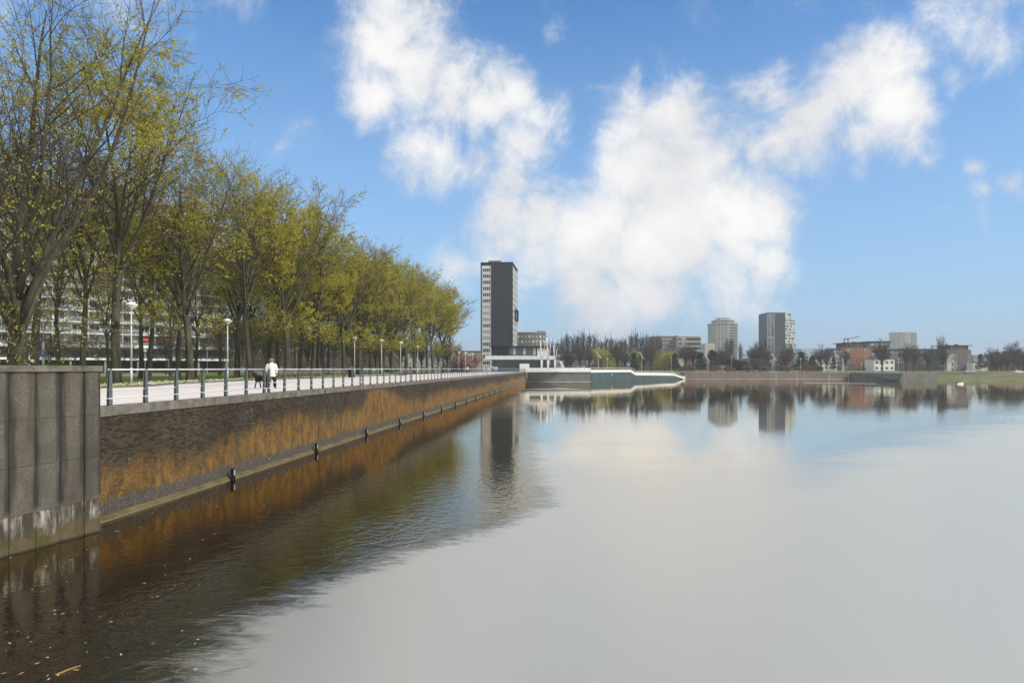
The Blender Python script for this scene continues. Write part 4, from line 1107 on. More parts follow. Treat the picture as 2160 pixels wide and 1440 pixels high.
# --- pavilion with glass front
PD = 262.0
def pxl(px): return (px - 1035) / F * PD
pb = thing('pavilion', 'low glass pavilion with white terrace slab at the foot of the tower', 'pavilion', (WX(1035, PD), PD, QZ - .05), 0)
z0, z1 = WZ(758, PD) - QZ, WZ(750, PD) - QZ
part('upper_wall', M['dark_clad'], pb, pxl(1036), pxl(1133), .3, 12, z1, WZ(731, PD) - QZ)
part('roof', M['black'], pb, pxl(1033), pxl(1160), -.6, 12.6, WZ(731, PD) - QZ, WZ(729.2, PD) - QZ)
part('white_panel', M['offwhite'], pb, pxl(1133.2), pxl(1157), .2, 10, z1, WZ(735, PD) - QZ)
part('terrace_slab', M['conc_white'], pb, pxl(1024), pxl(1171), -2.2, 13, z0, z1)
part('lower_wall', M['glass_teal'], pb, pxl(1038), pxl(1155), 2.0, 12, 0, z0)
for k in range(7):
    zz = z1 + .45 + k * .45; part('louvre', M['dark_clad'], pb, pxl(1039), pxl(1071), .05, .29, zz, zz + .12)
for k in range(8):
    win(pb, [W5, unit_window('window', M['metal_dark'], M['glass_pale'], 1, .03)][k % 3 == 1], pxl(1078 + k * 7.1), z1 + 1.75, pxl(1041.3) , 2.9, y=.28)
for k in range(5):
    win(pb, W5, pxl(1082 + k * 16), z0 * .5, 2.6, z0 - .15, y=1.98)
part('stair_panel', M['glass_teal'], pb, pxl(1069), pxl(1072), .9, 1.9, 0, z0 - .01)
# white masts in front of the pavilion
rgm = [(1142.5, 1140, 718, 1145, 1152, 716, 'left'), (1156, 1153, 713, 1158, 1164, 713, 'middle'), (1171, 1168, 731, 1172, 1176, 733, 'right')]
for pf, pt, yt, qf, qt, yq, wh in rgm:
    D = 252.0
    t = thing('white_mast', wh + ' of three pairs of leaning white masts by the glass pavilion', 'mast', (WX(pf, D), D, QZ), 0, 'white masts by the pavilion')
    X = lambda px: (px - pf) / F * D
    Z = lambda py: WZ(py, D) - QZ
    q = MB(); q.yprism([(-.28, 0), (.28, 0), (.48, Z(759)), (-.42, Z(759))], -.2, .2); q.build('foot', M['white'], t)
    q = MB(); q.tube([(-.1, 0, Z(759.2)), (X(pt), 0, Z(yt))], [.22, .15], 6); q.build('pole', M['white'], t, True)
    q = MB(); q.tube([(.2, .1, Z(759.2)), (X(qt), 1.0, Z(yq))], [.10, .06], 6); q.build('strut', M['white'], t, True)
    q = MB(); q.tube([(X(pt) - 2.2, 0, Z(yt) - .1), (X(pt) - 1.2, 0, Z(yt) + .15), (X(pt) + 1.2, 0, Z(yt) + .05)], .06, 5); q.build('spreader', M['metal'], t, True)
t = MB(); t.yprism([(0, 0), (1.2, 0), (-.35, 3.9), (-1.1, 3.9), (-1.1, 3.6)], -.5, .5)
tag(t.build('leaning_slab', M['conc_white'], loc=(WX(1187, 250), 250, QZ)), 'leaning white slab right of the masts', 'slab')

# --- piers at the far end of the wall
cp = thing('concrete_pier', 'dark concrete pier with white parapet at the end of the brick wall', 'pier', (0, 0, 0))
zt, zb = WZ(775.6, 230), WZ(784.4, 230)
def polypart(name, m_, parent, poly, z0, z1):
    q = MB(); q.prism(poly, z0, z1); return q.build(name, m_, parent)
polypart('pier_wall', mat('dark_pier_concrete', (.12, .125, .12), .85, .25, .5, .01, 6), cp, [(WX(1112, 230.6), 230.6), (WX(1246, 230.6), 230.6), (WX(1246, 230.6) + 2, 262), (WX(1112, 230.6) + 2, 262)], -1, zb - .004)
polypart('parapet', M['conc_white'], cp, [(WX(1116, 230.3), 230.3), (WX(1246, 230.3) + .1, 230.3), (WX(1246, 230.3) + .1, 230.7), (WX(1116, 230.3), 230.7)], zb, zt)
q = MB(); q.tube([(WX(1108, 230.5), 230.5, .03), (WX(1246, 230.5), 230.5, .03)], .05, 4); q.build('waterline', M['offwhite'], cp)
bx_ = thing('concrete_block', 'pale concrete block at the corner where wall and pier meet', 'block', (WX(1096, 229), 229.4, QZ))
part('block', M['conc_white'], bx_, 0, WX(1116.6, 229) - WX(1096, 229), 0, .9, -.05, WZ(767, 229) - QZ)
# stepped white parapet going down to the far quay
P0, P1 = Vector((WX(1246.5, 230.5), 230.5, 0)), Vector((WX(1446, 282), 282.0, 0))
def on_line(px):
    k = (px - 1080) / F; dd = P1 - P0; t = (k * P0.y - P0.x) / (dd.x - k * dd.y); return P0 + dd * t
nrm = Vector((-(P1 - P0).y, (P1 - P0).x, 0)).normalized()
sp = thing('stepped_parapet', 'white stepped parapet with railing going down to the water on a dark wall', 'parapet', (0, 0, 0))
prof = [(1246.5, 779.5, 785.4), (1330, 779.2, 784.6), (1341, 786.6, 791.2), (1422, 787.4, 792), (1445, 797, 799.6)]
def strip(name, m_, top, bot, th, off=0.0):
    q = MB()
    for k in range(len(prof) - 1):
        a, b = on_line(prof[k][0]) - nrm * off, on_line(prof[k + 1][0]) - nrm * off
        za1, za0 = top(prof[k], a.y), bot(prof[k], a.y); zb1, zb0 = top(prof[k + 1], b.y), bot(prof[k + 1], b.y)
        i = len(q.v)
        for p, u0, u1 in ((a, za0, za1), (b, zb0, zb1)):
            for f_ in (0, th):
                pp = p + nrm * f_; q.v += [(pp.x, pp.y, u0), (pp.x, pp.y, u1)]
        q.f += [(i, i + 4, i + 5, i + 1), (i + 1, i + 5, i + 7, i + 3), (i + 3, i + 7, i + 6, i + 2), (i, i + 2, i + 6, i + 4)]; q.m += [0] * 4
        if k == 0: q.f.append((i, i + 1, i + 3, i + 2)); q.m.append(0)
        if k == len(prof) - 2: q.f.append((i + 4, i + 6, i + 7, i + 5)); q.m.append(0)
    return q.build(name, m_, sp)
strip('parapet', M['offwhite'], lambda p, y: WZ(p[1], y), lambda p, y: WZ(p[2], y), .5, .06)
strip('dark_wall', mat('dark_wet_wall', (.035, .06, .068), .6, .3, .4), lambda p, y: WZ(p[2], y) - .004, lambda p, y: -1, .5)
q = MB()
rp = [(1246.5, 775.6), (1332, 775.8), (1343, 783), (1422, 783.6), (1447, 794.4)]
pts = []
for px, py in rp:
    p = on_line(px); pts.append((p.x, p.y, WZ(py, p.y)))
q.tube(pts, .07, 5); q.build('handrail', M['offwhite'], sp)
pst = MB(); pst.box(-.05, .05, -.05, .05, 0, 1); pme = pst.mesh('post', M['offwhite'])
for a, b in zip(rp[:-1], rp[1:]):
    n_ = max(2, int((b[0] - a[0]) / 10))
    for k in range(n_):
        u = k / n_; px = a[0] + (b[0] - a[0]) * u; p = on_line(px); py = a[1] + (b[1] - a[1]) * u
        z1_ = WZ(py, p.y); o = inst('post', pme, sp, (p.x + nrm.x * .2, p.y + nrm.y * .2, z1_ - 1.0)); o.scale = (1, 1, 1.0)
# lamp disc on the dark wall
p = on_line(1290) - nrm * .02
q = MB(); q.tube([(p.x, p.y, WZ(790, p.y)), (p.x - nrm.x * .1, p.y - nrm.y * .1, WZ(790, p.y))], .20, 10); q.build('wall_light', M['white'], sp)
# landing between ramp and far bank
lnd = MB(); a, b = on_line(1246.5) + nrm * .5, on_line(1446) + nrm * .5
lnd.face([(a.x, a.y, 2.9), (b.x, b.y, .6), (b.x + 6, b.y + 14, 2.38), (a.x + 8, a.y + 40, 3.2), (a.x - 2, a.y + 10, 3.2)])
tag(lnd.build('landing', M['pave']), kind='structure')

# --- far quay
fq = thing('far_quay', 'low reddish brown quay wall with pale coping along the far shore', 'wall', (WX(1444, 285), 285, 0))
FL = WX(1893, 285) - WX(1444, 285)
part('wall', M['brick_dull'], fq, 0, FL, 0, 1.0, -1, 2.34)
part('coping', M['coping'], fq, -.1, FL, -.06, 1.0, 2.344, 2.50)
part('ledge', M['coping'], fq, 0, FL, -.35, -.004, -.5, .12)
part('ledge_edge', M['offwhite'], fq, 0, FL, -.40, -.354, -.3, .06)
sm = MB(); sm.box(-.06, .06, -.03, -.003, .1, 2.3); sme = sm.mesh('joint_strip', M['offwhite'])
for px in (1637, 1681, 1749, 1790, 1830, 1867): inst('joint_strip', sme, fq, (WX(px, 285) - WX(1444, 285), 0, 0))
fr_ = thing('far_railing', 'pale railing along the top of the far quay', 'railing', (WX(1444, 285.6), 285.6, 2.50))
for z in (.35, 1.0):
    q = MB(); q.tube([(0, 0, z), (FL, 0, z)], .035, 4); q.build('rail', M['offwhite'], fr_)
for k in range(33): inst('post', pme, fr_, (k * FL / 32.0, 0, .0)).scale = (.8, .8, 1.0)
# dark block pier on the right
bp = thing('block_pier', 'dark concrete block pier with sloping side on the right shore', 'pier', (0, 0, 0))
D = 237.0; zt = WZ(787.3, D)
polypart('block', mat('block_concrete', (.14, .135, .12), .9, .2, .4, .01, 5), bp, [(WX(1905, D), D), (WX(1977, D), D), (WX(1977, D) + 6, 286), (WX(1905, D) + 6, 286)], -1, zt)
q = MB(); a, b = WX(1904.9, D), WX(1880, 262); q.v = [(a, D, -1), (a, D, zt), (a + 5, 284, -1), (a + 5, 284, zt), (b, 284, -1), (b, 284, 2.2), (WX(1898, D), D, -1), (WX(1898, D), D, .2)]
q.f = [(0, 1, 7, 6), (6, 7, 5, 4), (1, 3, 5, 7)]; q.m = [0] * 3
q.build('sloping_side', M['glass_teal'] if False else mat('slope_concrete', (.09, .11, .09), .9, .25, .5), bp)

# --- distant buildings: windows only a few pixels across are one part each
def far_block(name, label, cat, px0, px1, top, d, wallm, depth=14, rz=0.0, base=QZ - .05):
    b = thing(name, label, cat, (WX(px0, d), d, base), rz); W = (px1 - px0) / F * d; H = WZ(top, d) - base
    part('wall', wallm, b, 0, W, 0, depth, 0, H); return b, W, H
def wins(b, xs, zs, w, h, mats, y=-.03, face='front', x=0, rnd=1.0, seed=0, name='windows', skip=0.0):
    rr = random.Random(seed); q = MB()
    for xx in xs:
        for zz in zs:
            if rr.random() < skip: continue
            ww = w * rr.uniform(1 - .0 * rnd, 1)
            m_ = 0 if rr.random() < .7 else len(mats) - 1
            if face == 'front': q.box(xx - ww / 2, xx + ww / 2, y - .05, y, zz - h / 2, zz + h / 2, m_)
            elif face == 'right': q.box(x + .03, x + .08, xx - ww / 2, xx + ww / 2, zz - h / 2, zz + h / 2, m_)
    o = q.build(name, mats, b); return tag(o, kind='stuff')
fr = lambda a, b, n: [a + (b - a) * (k + .5) / n for k in range(n)]
# curved brown block behind the tower
A = thing('curved_building', 'curved brown building right behind the dark tower', 'building', (WX(1090, 400), 400, QZ - .05))
arc = []; W = (1150 - 1088) / F * 400; H = WZ(700, 400) - QZ
for k in range(9): u = k / 8; arc.append((u * W, 4.5 * (1 - math.sin(math.pi * (.15 + .7 * u)))))
polypart('wall', M['brick_dull'], A, arc + [(W, 16), (0, 16)], 0, H); 
q = MB()
for k in range(8):
    (xa, ya), (xb, yb) = arc[k], arc[k + 1]
    for r_ in range(7):
        z = 2.2 + r_ * 2.95
        if z > H - 1: break
        a, b = Vector((xa, ya - .06)), Vector((xb, yb - .06)); p, s_ = a.lerp(b, .22), a.lerp(b, .72)
        q.face([(p.x, p.y, z - .7), (s_.x, s_.y, z - .7), (s_.x, s_.y, z + .7), (p.x, p.y, z + .7)], 0 if (k + r_) % 3 else 1)
tag(q.build('windows', [M['glass_pale'], M['offwhite']], A), kind='stuff')
part('roof_box', M['steel_roof'], A, W * .7, W * .98, 4, 9, H + .004, H + 1.0)
# low brown flats right of the pavilion
b, W, H = far_block('brown_building', 'low dark brown flats with white windows right of the white masts', 'building', 1174, 1236, 742, 345, M['brick_dull'])
part('roof', M['black'], b, -.3, W + .3, -.4, 14.3, H + .004, H + .35)
for x in fr(0, W, 6):
    for z in (1.9, 4.7, 7.5):
        if z < H - .6: win(b, W2 if rg.random() < .6 else W1, x, z, 1.5, 1.2)
# office with white grid
b, W, H = far_block('office_building', 'broad dark-fronted office building above the bare trees', 'building', 1379, 1431, 709, 560, M['brick_dull'], 22)
wins(b, fr(0, W, 9), fr(H - 14, H - .5, 4), 1.6, 1.5, [M['glass'], M['glass_pale']], seed=2)
part('roof', M['offwhite'], b, 0, W, -.2, 22, H + .004, H + .5)
b, W, H = far_block('white_office', 'white gridded office block with large square windows', 'building', 1431, 1478, 708.5, 552, M['far_beige'], 18, R(3))
zz = fr(H - 19, H - .8, 5)
wins(b, fr(0, W * .45, 3), zz, 2.0, 2.2, [M['glass'], M['glass_pale']], seed=3); wins(b, fr(W * .46, W, 4), zz, 3.3, 2.6, [M['glass'], M['glass']], seed=4)
part('roof', M['white'], b, -.3, W + .3, -.4, 18.4, H + .004, H + .7)
b, W, H = far_block('pale_hall', 'pale low hall with slanted roof left of the round-cornered tower', 'building', 1487, 1508, 724, 640, M['far_beige'], 14)
# round-cornered tower with roof tiers
d = 740.0; s = d / F
E = thing('round_tower', 'pale residential tower with tiered flat roof and rows of balconies', 'tower', (WX(1507.5, d), d, QZ - .05)); H = WZ(682, d) - QZ
poly = [(0, 3), (1.5, .6), (4, 0), (30 * s, 0), (31.5 * s, .6), (56 * s, 12), (57 * s, 14), (57 * s, 26), (0, 26)]
polypart('wall', M['far_grey'], E, poly, 0, H)
polypart('roof', M['far_beige'], E, [(-.8, 2.2), (4, -.8), (31.5 * s, -.8), (58.5 * s, 12), (58.5 * s, 27), (-.8, 27)], H + .004, H + .9)
polypart('roof_tier', M['far_grey'], E, [(7 * s, 3), (30 * s, 3), (49 * s, 12), (49 * s, 22), (7 * s, 22)], H + .904, H + 3.4)
polypart('roof_tier', M['far_beige'], E, [(4.5 * s, 1.6), (31 * s, 1.6), (51 * s, 11), (51 * s, 24), (4.5 * s, 24)], H + 3.404, H + 4.2)
polypart('roof_tier', M['far_grey'], E, [(14 * s, 4), (30 * s, 4), (42 * s, 10), (42 * s, 20), (14 * s, 20)], H + 4.204, H + 6.6)
zz = [H - 1.9 - k * 2.95 for k in range(17) if H - 1.9 - k * 2.95 > 1]
wins(E, [9 * s, 16.5 * s, 24 * s], zz, 1.3, 1.5, [M['glass'], M['glass']], seed=5)
q = MB()
for z in zz:
    q.box(.6, 29 * s, -.10, -.02, z - 1.65, z - 1.35)
tag(q.build('floor_bands', M['conc_grey'], E), kind='stuff')
q = MB(); a, b_ = Vector((31.5 * s, .6)), Vector((56 * s, 12)); dv = b_ - a; nn = Vector((dv.y, -dv.x)).normalized()
for z in zz:
    for k in range(7):
        u0, u1 = k / 7 + .02, (k + 1) / 7 - .02; p, r_ = a + dv * u0 + nn * .08, a + dv * u1 + nn * .08
        q.face([(p.x, p.y, z - .6), (r_.x, r_.y, z - .6), (r_.x, r_.y, z + .9), (p.x, p.y, z + .9)], 0)
        p, r_ = p + nn * .9, r_ + nn * .9
        q.face([(p.x, p.y, z - 1.5), (r_.x, r_.y, z - 1.5), (r_.x, r_.y, z - .7), (p.x, p.y, z - .7)], 1)
    p, r_ = a + nn * 1.1, b_ + nn * 1.1
    q.face([(a.x, a.y, z - 1.5), (p.x, p.y, z - 1.5), (r_.x, r_.y, z - 1.5), (b_.x, b_.y, z - 1.5)], 1)
tag(q.build('balconies', [M['glass'], M['far_beige']], E), kind='stuff')
# dark stepped tower
d = 700.0; s = d / F
G = thing('dark_tower', 'dark tower with stepped top and pale green side speckled with windows', 'tower', (WX(1618, d), d, QZ - .05)); H = WZ(659, d) - QZ
H2 = WZ(671.5, d) - QZ
polypart('wall', M['dark_clad'], G, [(0, 0), (38 * s, 0), (56 * s, 9), (56 * s, 24), (0, 24)], 0, H)
polypart('wall', M['dark_clad'], G, [(56 * s + .005, 9), (73.5 * s, 18), (73.5 * s, 30), (56 * s + .005, 24)], 0, H2)
zz = [H - 2.2 - k * 2.9 for k in range(19) if H - 2.2 - k * 2.9 > 1]
wins(G, fr(.5, 14 * s, 6), zz, .8, 1.7, [M['glass'], M['glass_pale']], seed=6)
q = MB()
for z in zz: q.box(.3, 14.5 * s, -.12, -.02, z - 1.6, z - 1.2)
for x in (0.1, 7 * s, 14.6 * s): q.box(x, x + .5, -.14, -.02, 0, H - .8)
tag(q.build('grid', M['far_grey'], G), kind='stuff')
a, b_ = Vector((38 * s, 0)), Vector((73.5 * s, 18)); dv = b_ - a; nn = Vector((dv.y, -dv.x)).normalized()
q = MB(); rr = random.Random(12)
rows = 19; colsn = 12
for r_ in range(rows):
    z0 = H - (r_ + 1) * H / rows; z1_ = z0 + H / rows
    for c_ in range(colsn):
        u0, u1 = c_ / colsn, (c_ + 1) / colsn
        if u0 > .5 and z1_ > H2 + .2: continue
        p, t_ = a + dv * u0 + nn * .25, a + dv * u1 + nn * .25
        q.face([(p.x, p.y, z0), (t_.x, t_.y, z0), (t_.x, t_.y, z1_), (p.x, p.y, z1_)], 0)
        if rr.random() < .42:
            p, t_ = a + dv * (u0 + .005) + nn * .36, a + dv * (u1 + .02) + nn * .36
            q.face([(p.x, p.y, z0 + .6), (t_.x, t_.y, z0 + .6), (t_.x, t_.y, z1_ - .5), (p.x, p.y, z1_ - .5)], 1)
tag(q.build('speckled_facade', [M['far_green'], M['glass']], G), kind='stuff')
# far beige tower
d = 1100.0; s = d / F
b = thing('beige_tower', 'plain beige tower with vertical ribs far behind the long brown flats', 'tower', (WX(1890, d), d, QZ - .05)); H = WZ(700, d) - QZ
polypart('wall', M['far_beige'], b, [(0, 2), (33 * s, 0), (50.5 * s, 8), (50.5 * s, 20), (0, 20)], 0, H)
q = MB()
for k in range(10):
    x = k * 3.6 * s + .2; q.box(x, x + .9, .3 - .02 * k, 2.2, 0, H - .5)
for k in range(5):
    u = k / 5; x = (33 + 17.5 * u) * s; y = 8 * u; q.box(x, x + .9, y - .9, y + 2, 0, H - .5)
tag(q.build('ribs', M['far_grey'], b), kind='stuff')
# brick flats (nearer)
d = 350.0; s = d / F
def brick_flats(px0, label, penth, d, seed, mir=False, sc=1.0):
    s = d / F; H = WZ(733, d) - QZ if penth == 1 else WZ(737, d) - QZ
    b = thing('brick_flats', label, 'building', (WX(px0, d), d, QZ - .05))
    L = lambda p: p * s * sc
    part('wall', M['brick_far'] if not mir else M['brick_dull'], b, L(13), L(76 if not mir else 68), 0, 14, 0, H)
    part('frame', M['metal_dark'], b, 0, L(13) - .01, 1.6, 12, 0, H - .2)
    part('white_panel', mat('pale_panel', (.52, .55, .58), .7, .05, .3), b, L(13.5), L(23.5), -.25, -.01, 0, H * .74)
    for k in range(5): part('balcony_slab', M['offwhite'], b, 0, L(12.8), 0, 1.59, .3 + k * H / 5, .55 + k * H / 5)
    for x in (.2, 5, 9.5): part('post', M['offwhite'], b, L(x), L(x) + .12, -.05, .07, 0, H * .8)
    zz = [2.0, 4.8, 7.6, 10.4]
    for x, me, w in ((32, W1, 1.6), (26.5, W2, 1.2), (64.5, W1, 1.5)):
        for z in zz:
            if z < H - .7 and L(x) < L(70): win(b, me, L(x), z, w, 1.5)
    top = WZ(723.5, d) - QZ if penth == 1 else WZ(729, d) - QZ
    part('penthouse', M['brick_dull'], b, L(25), L(66), 1.5, 12, H + .004, top)
    for x in (33, 48, 55): win(b, W6, L(x), (H + top) / 2, 2.2, (top - H) * .75, y=1.48)
    part('roof', M['black'], b, L(20), L(82 if not mir else 70), -.3, 13.5, top + .004, top + .3)
    for x in (28, 46, 51): part('chimney', M['brick_dull'], b, L(x), L(x) + .8, 5, 6, top + .31, top + 1.0)
    return b
brick_flats(1762, 'red brick flats with white panel and flat overhanging roof on the far shore', 1, 350.0, 1)
brick_flats(1984, 'second brick flats with flat roof, right of the long brown block', 2, 345.0, 2, True, .95)
b, W, H = far_block('rear_flats', 'grey-roofed flats partly hidden behind the red brick flats', 'building', 1832, 1876, 721, 420, M['brick_dull'])
for x in fr(1, W, 4):
    for z in (10, 13, 16):
        if z < H - 1: win(b, W2, x, z, 1.8, 1.4)
part('roof', M['black'], b, -.4, W + .4, -.4, 14.4, H + .004, H + .4)
b, W, H = far_block('white_house', 'two-storey white house beside the red brick flats', 'house', 1844, 1887, 758, 338, M['white'], 9)
for x in fr(0, W, 4):
    for z in (1.4, 4.2): win(b, W1, x, z, 1.5, 1.4)
part('roof', M['steel_roof'], b, -.2, W + .2, -.2, 9.2, H + .004, H + .25)
b, W, H = far_block('long_flats', 'long dark brown row of flats between the two brick blocks', 'building', 1878, 1992, 737, 392, M['brick_dull'])
part('roof', M['black'], b, -.3, W + .3, -.4, 14.4, H + .004, H + .35)
for x in fr(0, W, 11):
    for z in (1.9, 4.7, 7.5, 10.3): 
        if z < H - 1: win(b, W2 if rg.random() < .5 else W1, x, z, 1.8, 1.4)
b, W, H = far_block('white_annex', 'small white annex right of the second brick flats', 'house', 2053, 2083, 766, 340, M['white'], 8)
for x in fr(0, W, 3): win(b, W1, x, 2.4, 1.2, 1.4)
b, W, H = far_block('grey_flats', 'low grey flats behind the annex', 'building', 2053, 2098, 748, 380, M['far_grey'])
for x in fr(0, W, 5):
    for z in (4.6, 7.4):
        if z < H - .8: win(b, W1, x, z, 1.6, 1.3)
b, W, H = far_block('brown_block', 'brown block cut off by the right picture edge', 'building', 2152, 2230, 740, 380, M['brick_dull'])
for x in fr(0, W, 6):
    for z in (4.6, 7.4, 10.2): win(b, W1, x, z, 1.6, 1.3)
b, W, H = far_block('terraced_building', 'low pale terraced building left of the red brick flats', 'building', 1728, 1765, 764, 345, M['offwhite'])
part('roof_terrace', M['white'], b, 1.5, W - 1, 2, 12, H + .004, H + 2.4)
for x in fr(0, W, 4):
    win(b, W1, x, 1.6, 1.4, 1.2); win(b, W6, x, H - .6, 1.6, .8)
b, W, H = far_block('glass_hall', 'pale bluish low hall in the distance right of the stepped tower', 'building', 1690, 1720, 735, 640, mat('pale_blue_clad', (.36, .45, .50), .6, .06, .1))
b, W, H = far_block('white_shed', 'small white shed between dark evergreen and bare tree', 'shed', 1566, 1584, 757, 335, M['white'], 5)
part('roof', M['steel_roof'], b, -.3, W + .3, -.3, 5.3, H + .004, H + .3)
b, W, H = far_block('low_brick_building', 'long low pinkish brick building at the foot of the stepped tower', 'building', 1628, 1668, 765, 322, M['brick_dull'], 8)
for x in fr(0, W, 6): win(b, W1, x, H - .8, 1.1, .9)
part('roof', M['offwhite'], b, -.2, W + .2, -.2, 8.2, H + .004, H + .25)
b, W, H = far_block('orange_brick_building', 'low orange brick building between the evergreens', 'building', 1500, 1560, 770, 326, M['brick_far'], 8)
for x in fr(0, W, 7): win(b, W2, x, 1.6, 1.2, 1.1)
# grey houses seen between the last elms
b, W, H = far_block('terraced_houses', 'grey terraced houses with white windows seen between the elm trunks', 'building', 830, 1012, 742, 300, M['conc_grey'])
for x in fr(0, W, 13):
    for z in (1.6, 4.5, 7.3):
        if z < H - .4: win(b, W2 if rg.random() < .5 else W1, x, z, 1.5, 1.3)
part('roof', M['brick_dull'], b, -.3, W + .3, -.3, 14, H + .004, H + .5)
b, W, H = far_block('brick_houses', 'brown brick houses behind the thicket and parked cars', 'building', 452, 800, 742, 262, mat('dark_house_brick', (.10, .085, .07), .9, .2, .5))
for x in fr(0, W, 20):
    for z in (1.6, 4.5): win(b, W2 if rg.random() < .5 else W1, x, z, 1.3, 1.2)
# crane
d = 900.0; b = thing('crane', 'tiny construction crane on the horizon above the brick flats', 'crane', (WX(1789, d), d, QZ))
q = MB(); zt = WZ(714, d) - QZ; q.box(-.7, .7, -.7, .7, 0, zt + 1); q.build('mast', M['metal_dark'], b)
q = MB(); q.tube([(-6, 0, zt), (0, 0, zt), (14, 0, zt + 2.5)], .6, 4); q.build('jib', M['metal_dark'], b)
q = MB(); q.box(-6, -3.5, -1, 1, zt - 2.4, zt - .5); q.build('counterweight', M['metal_dark'], b)

# ------------------------------------------------------------------ lamps, benches, signs, cars
pole = MB(); pole.tube([(0, 0, 0), (0, 0, 1.2)], .075, 10); pole.tube([(0, 0, 1.2), (0, 0, 5.25)], [.06, .045], 10)
pole_me = pole.mesh('pole', M['metal'], True)
sh = MB(); sh.lathe([(.08, 5.14), (.10, 5.24), (.41, 5.50), (.40, 5.54)], 20, m=0); sh.lathe([(.43, 5.544), (.43, 5.57), (.27, 5.68), (.10, 5.73), (.04, 5.78), (.01, 5.785)], 20, m=1)
shade_me = sh.mesh('lamp_shade', [M['lamp_white'], M['white']], True)
pl = MB(); pl.box(-.9, .9, -.7, .7, 0, .16); pl_me = pl.mesh('base', M['kerb'])
LM = [(277, 47.3), (480, 63.1), (748, 99), (805, 107.5), (845, 117), (881, 138), (947, 176), (968, 186), (982, 192), (997, 205)]
for i, (px, d) in enumerate(LM):
    o = thing('street_lamp', ORD[i] + ' white bowl-topped street lamp from the left along the promenade', 'street lamp', (WX(px, d), d, QZ), 0, 'white street lamps along the promenade')
    inst('pole', pole_me, o); inst('lamp_shade', shade_me, o); inst('base', pl_me, o, (0, 0, -.02), -.08)
for i, (px, d, s) in enumerate([(306, 125, .80), (298, 150, .80), (437, 112, .80), (498, 128, .8), (626, 120, .85), (94, 118, 1.0)][:5]):
    o = thing('street_lamp', ['white bowl lamp on the lawn before the flats, right of two', 'small white bowl lamp on the lawn before the flats, left of two', 'slim white lamp among trunks left of the second promenade lamp', 'thin white lamp among trunks right of the second promenade lamp', 'thin white lamp on the lawn near the parked cars'][i], 'street lamp', (WX(px, d), d, QZ - .05), 0, 'lamps on the lawn')
    inst('pole', pole_me, o); inst('lamp_shade', shade_me, o); o.scale = (s, s, s)
# tall pole with blue sign
d = 62.0; o = thing('sign_post', 'tall grey post with blue and white traffic sign above the concrete wall', 'sign', (WX(91.5, d), d, QZ))
q = MB(); q.tube([(0, 0, 0), (0, 0, 3.6)], .10, 8); q.tube([(0, 0, 3.6), (0, 0, 6.1)], .055, 8); q.build('post', M['metal'], o, True)
zc_ = WZ(744, d) - QZ
q = MB(); q.box(-.19, .19, -.14, -.12, zc_ - .28, zc_ + .26); q.build('sign_panel', M['blue_sign'], o)
q = MB(); y = -.142
q.lathe([(.04, 0), (.04, .02)], 10, (-.02, 0, 0)); q.v = [(v[0], y - v[2] * .3, zc_ + .18 + v[1]) for v in q.v]
q.box(-.05, .01, y - .004, y, zc_ - .02, zc_ + .13); q.box(-.05, -.02, y - .004, y, zc_ - .2, zc_ - .02); q.box(.0, .05, y - .004, y, zc_ - .16, zc_ - .03); q.box(.01, .10, y - .004, y, zc_ + .04, zc_ + .07)
q.box(.08, .12, y - .004, y, zc_ - .12, zc_ + .02); q.box(.12, .15, y - .004, y, zc_ - .2, zc_ - .1)
q.build('pictogram', M['white'], o)
q = MB(); q.box(-.19, .19, -.14, -.12, zc_ - .42, zc_ - .31); q.build('lower_plate', M['white'], o)

# benches: slatted wood on curved iron legs
def bench(L=2.2):
    o = thing('bench', 'bench', 'bench')
    for k in range(5):
        q = MB(); x = -.05 - k * .11; q.box(-L / 2, L / 2, x - .038, x + .038, .43 + .012 * (k == 0), .46 + .012 * (k == 0)); q.build('slat', M['wood'], o)
    for k in range(4):
        q = MB(); z = .56 + k * .115; y = .03 + k * .055; q.xprism([(y, z), (y + .03, z - .005), (y + .058, z + .062), (y + .028, z + .066)], -L / 2, L / 2); q.build('slat', M['wood'], o)
    for x in (-L * .36, 0, L * .36):
        q = MB(); q.tube([(x, -.55, 0), (x, -.42, .10), (x, -.46, .26), (x, -.50, .40), (x, -.02, .41), (x, .08, .60), (x, .26, 1.0)], .028, 6); q.tube([(x, .20, 0), (x, .02, .14), (x, -.04, .41)], .028, 6); q.build('leg', M['black'], o, True)
    return o
bp_ = bench()
BN = [(557, 70.5, 'wooden slatted bench behind the dog', 55), (596, 74, 'wooden slatted bench half hidden behind the walker', 50), (635, 78, 'wooden slatted bench right of the walker', 50), (668, 80.5, 'wooden slatted bench between the walker and the litter bin', 50), (712, 86, 'wooden slatted bench just left of the litter bin', 40),
      (858, 132, 'distant slatted bench under the elms, left of three', 50), (882, 140, 'distant slatted bench under the elms, middle of three', 50), (905, 150, 'distant slatted bench under the elms, right of three', 50)]
for i, (px, d, lab, a) in enumerate(BN):
    o = bp_ if i == 0 else copy_tree(bp_)
    o.location = (WX(px, d), d, QZ); o.rotation_euler = (0, 0, R(a)); tag(o, lab, 'bench', 'benches along the promenade')
# litter bin
o = thing('litter_bin', 'dark cylindrical litter bin with flat lid right of the nearest benches', 'bin', (WX(741, 88), 88, QZ))
q = MB(); q.lathe([(.40, 0), (.42, .05), (.42, .95), (.38, 1.0)], 20); q.build('drum', M['black'], o, True)
q = MB(); q.lathe([(.10, 1.0), (.46, 1.17), (.46, 1.22), (.1, 1.30)], 20); q.build('lid', M['metal_dark'], o, True)

